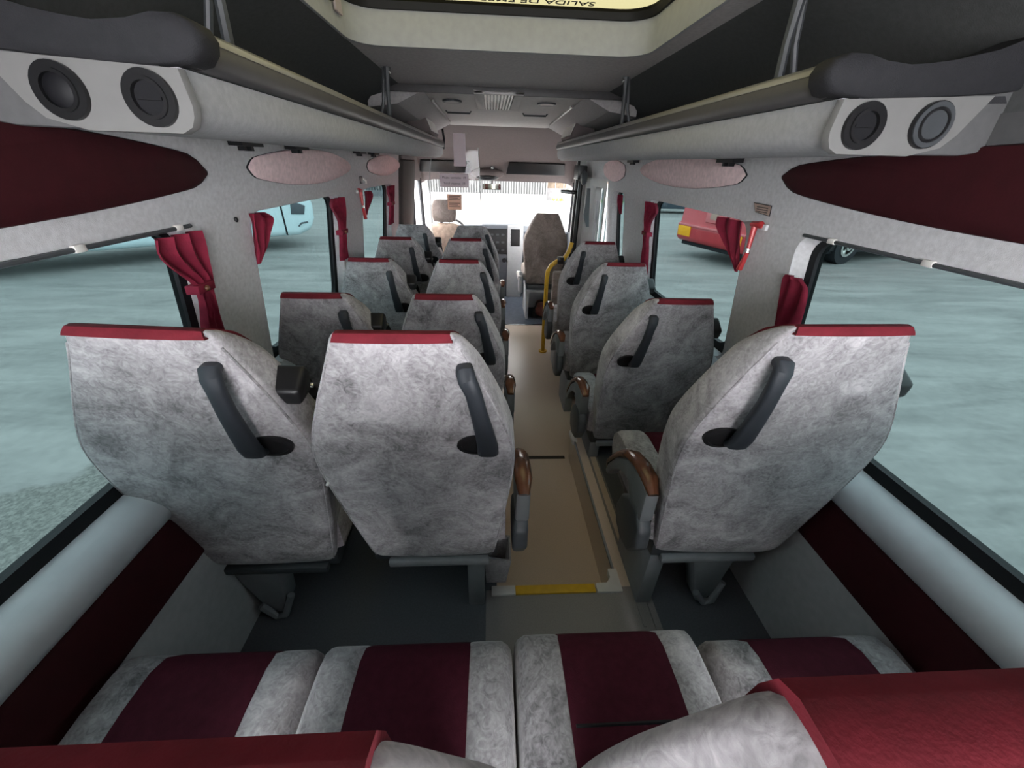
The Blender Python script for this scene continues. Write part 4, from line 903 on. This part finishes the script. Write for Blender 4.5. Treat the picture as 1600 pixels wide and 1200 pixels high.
# yellow entry rail and padded guard panel
yr_ = empty('grab_rail', (0.503, 3.425, ZL)); tag(yr_, 'yellow grab rail standing by the entry step', 'grab rail')
MB().tube([(0.0, 0, 0), (-0.005, 0, 0.30), (-0.01, 0, 0.70), (-0.006, 0, 0.78), (0.02, 0, 0.83), (0.06, 0, 0.86), (0.13, 0.01, 0.885), (0.17, 0.02, 0.95), (0.19, 0.03, 1.02)], 0.019, 12).build('rail_tube', M['yellow'], yr_, smooth=True)
MB().box(0.07, 0.125, -0.03, 0.03, 0.85, 0.905).build('rail_joint', M['black'], yr_, bevel=0.006)
MB().disc((0, 0), 2, 0.04, 0.0, 0.012, 16).build('rail_foot', M['yellow'], yr_, smooth=True, sharp=40)
gp = empty('guard_panel', (0.70, 3.50, ZL)); tag(gp, 'tan padded guard panel beside the yellow rail', 'panel')
MB().box(-0.14, 0.16, 0.0, 0.05, 0.18, 0.76).build('guard_pad', M['suede_tan'], gp, bevel=0.02, seg=3)
MB().box(-0.10, -0.06, 0.01, 0.04, 0.0, 0.2).box(0.08, 0.12, 0.01, 0.04, 0.0, 0.2).build('guard_feet', M['leg'], gp)

# ------------------------------------------------------------------ outside
struct(MB().add([(-60, -40, -0.9), (60, -40, -0.9), (60, 70, -0.9), (-60, 70, -0.9)], [(0, 1, 2, 3)]).build('ground', M['ground']), 'worn pale concrete yard', None)
def wheel(root, x, y, z, r):
    t = MB().ring((y, z), 0, r*0.55, r, x - 0.22, x + 0.02, 28).build('wheel', M['tyre'], root, smooth=True, sharp=40)
    MB().disc((y, z), 0, r*0.57, x - 0.08, x - 0.02, 24).ring((y, z), 0, r*0.18, r*0.28, x - 0.06, x + 0.03, 20).ring((y, z), 0, r*0.46, r*0.56, x - 0.10, x + 0.015, 28).build('wheel_rim', M['chrome'], t, smooth=True, sharp=40)
# white coach
wbus = empty('white_coach', (-5.68, 11.63, -0.9)); wbus.rotation_euler = (0, 0, math.radians(-50)); tag(wbus, 'pale blue white coach parked beyond the middle double-seat window', 'bus')
sil = [(-9.0, 0.38), (0.35, 0.36), (0.72, 0.50), (0.84, 0.78), (0.86, 1.1), (0.80, 1.7), (0.65, 2.9), (0.5, 3.2), (-9.0, 3.2)]
MB().prism(sil, 0, -2.5, 0.0).build('coach_body', M['bluewhite'], wbus, bevel=0.16, seg=4)
MB().box(-0.01, 0.008, -0.02, 0.02, 0.40, 3.0).build('panel_seam', M['gasket'], wbus)
MB().prism([(0.22, 0.92), (0.55, 0.90), (0.62, 1.12), (0.26, 1.26)], 0, -0.02, 0.02).build('headlight', M['dash'], wbus, bevel=0.01)
MB().tube([(0.01, 0.34, 0.60), (0.02, 0.42, 0.68), (0.02, 0.60, 0.70)], 0.02, 8).build('bumper_handle', M['dash'], wbus, smooth=True)
MB().box(-0.02, 0.012, -8.5, 0.4, 1.75, 2.8).build('side_glass', M['gasket'], wbus)
wheel(wbus, 0.04, -1.9, 0.5, 0.5)
MB().prism([(-2.6, 0.38), (-1.2, 0.38), (-1.3, 0.95), (-1.6, 1.15), (-2.2, 1.15), (-2.5, 0.95)], 0, -0.02, 0.008).build('wheel_arch', M['gasket'], wbus)
# red coach, its rear end towards us
rbus = empty('red_coach', (6.38, 9.85, -0.9)); rbus.rotation_euler = (0, 0, math.radians(17.3)); tag(rbus, 'red coach with orange reflectors parked beyond the second single-seat window', 'bus')
# local: x along the coach (away from us), y across its end
MB().prism([(0.12, 0.40), (0.0, 0.50), (-0.03, 0.85), (0.05, 0.95), (0.10, 1.6), (0.25, 3.2), (11, 3.2), (11, 0.40)], 1, 0.0, 2.5).build('coach_body', M['redpaint'], rbus, bevel=0.08, seg=3)
MB().box(-0.05, 0.06, 0.06, 2.44, 0.845, 0.90).build('bumper_trim', M['redpaint2'], rbus, bevel=0.01)
for y0 in (0.12, 1.92):
    MB().prism([(-0.055, 0.84), (0.02, 0.84), (0.05, 0.56), (-0.015, 0.56)], 1, y0, y0 + 0.50).build('reflector', M['orange'], rbus, bevel=0.01)['label'] = 'orange reflector'
MB().box(0.02, 0.08, 0.85, 1.50, 1.02, 1.32).build('licence_plate', M['redpaint2'], rbus, bevel=0.01)
MB().box(0.015, 0.08, 1.05, 1.35, 1.10, 1.45).build('plate_light', M['paper2'], rbus, bevel=0.01)
MB().box(0.05, 0.075, 0.50, 0.53, 0.92, 2.2).build('hatch_seam', M['redpaint2'], rbus)
MB().box(0.5, 10.5, -0.012, 0.02, 1.75, 2.8).build('side_glass', M['gasket'], rbus)
MB().box(0.2, 10.5, 0.06, 2.4, 0.30, 0.42).build('underbody', M['tyre'], rbus)
wl = MB().ring((3.95, 0.5), 1, 0.28, 0.5, -0.04, 0.28, 28).build('wheel', M['tyre'], rbus, smooth=True, sharp=40)
MB().ring((3.95, 0.5), 1, 0.22, 0.29, -0.06, 0.20, 28).ring((3.95, 0.5), 1, 0.06, 0.12, -0.09, 0.2, 20).disc((3.95, 0.5), 1, 0.26, 0.04, 0.08, 24).build('wheel_rim', M['chrome'], wl, smooth=True, sharp=40)
MB().prism([(3.25, 0.38), (4.65, 0.38), (4.55, 0.95), (4.25, 1.15), (3.65, 1.15), (3.35, 0.95)], 1, -0.01, 0.02).build('wheel_arch', M['gasket'], rbus)
# far dark car
car = empty('parked_car', (10.6, 24.6, -0.9)); tag(car, 'dark car parked far off behind the red coach', 'car')
MB().prism([(-2.0, 0.25), (2.0, 0.25), (2.05, 0.7), (1.2, 0.85), (0.6, 1.35), (-1.0, 1.38), (-1.6, 0.9), (-2.05, 0.8)], 1, -0.8, 0.8).build('car_body', M['carpaint'], car, bevel=0.06)
MB().prism([(0.98, 0.9), (0.5, 1.29), (-0.9, 1.31), (-1.35, 0.9)], 1, -0.82, 0.82).build('car_glass', M['silver'], car)
for x in (-1.25, 1.25):
    t = MB().ring((x, 0.31), 1, 0.17, 0.31, -0.85, -0.62, 20).build('wheel', M['tyre'], car, smooth=True, sharp=40)
    MB().disc((x, 0.31), 1, 0.18, -0.82, -0.7, 16).build('wheel_rim', M['chrome'], t)
# fence across the yard
fn = empty('yard_fence', (0, 31, -0.9)); tag(fn, 'pale ribbed metal fence on a low kerb across the yard', 'fence')
mb = MB(); x = -24.0
pts = []
while x < 4.0:
    mb.box(x, x + 0.10, -0.05, 0.0, 0.35, 3.4); x += 0.19
o = mb.build('fence_ribs', M['fence'], fn); o['kind'] = 'stuff'
MB().box(-24, 4.0, 0.0, 0.05, 0.35, 3.4).build('fence_sheet', M['fence_dark'], fn)
MB().box(-24, 4.0, -0.15, 0.2, 0.0, 0.38).build('kerb', M['kerb'], fn)
f2 = empty('board_fence', (7, 31.5, -0.9)); tag(f2, 'brownish board fence on concrete base with a yellow sign', 'fence')
for k in range(14):
    MB().box(-2.9 + 0.62*k, -2.9 + 0.62*k + 0.58, 0, 0.05, 0.75, 3.2).build('board', M['fence_brown'], f2)
MB().box(-3, 6, -0.06, 0.1, 0.0, 0.78).build('base_wall', M['kerb'], f2)
MB().box(-0.7, 0.0, -0.08, -0.02, 0.95, 1.35).build('yellow_sign', M['orange'], f2)
mb = MB()
for k in range(160):
    x = random.uniform(-2.5, 5.0); y = random.uniform(-1.2, -0.2); hgt = random.uniform(0.05, 0.22)
    mb.add([(x - 0.05, y, 0), (x + 0.05, y, 0), (x + random.uniform(-.08, .08), y + 0.05, hgt), (x, y + 0.08, 0)], [(0, 1, 2), (1, 3, 2), (3, 0, 2)])
wd = mb.build('weeds', M['grass'], None, loc=(7, 31.5, -0.9)); wd['kind'] = 'stuff'; tag(wd, 'strip of green weeds along the foot of the board fence', 'weeds')
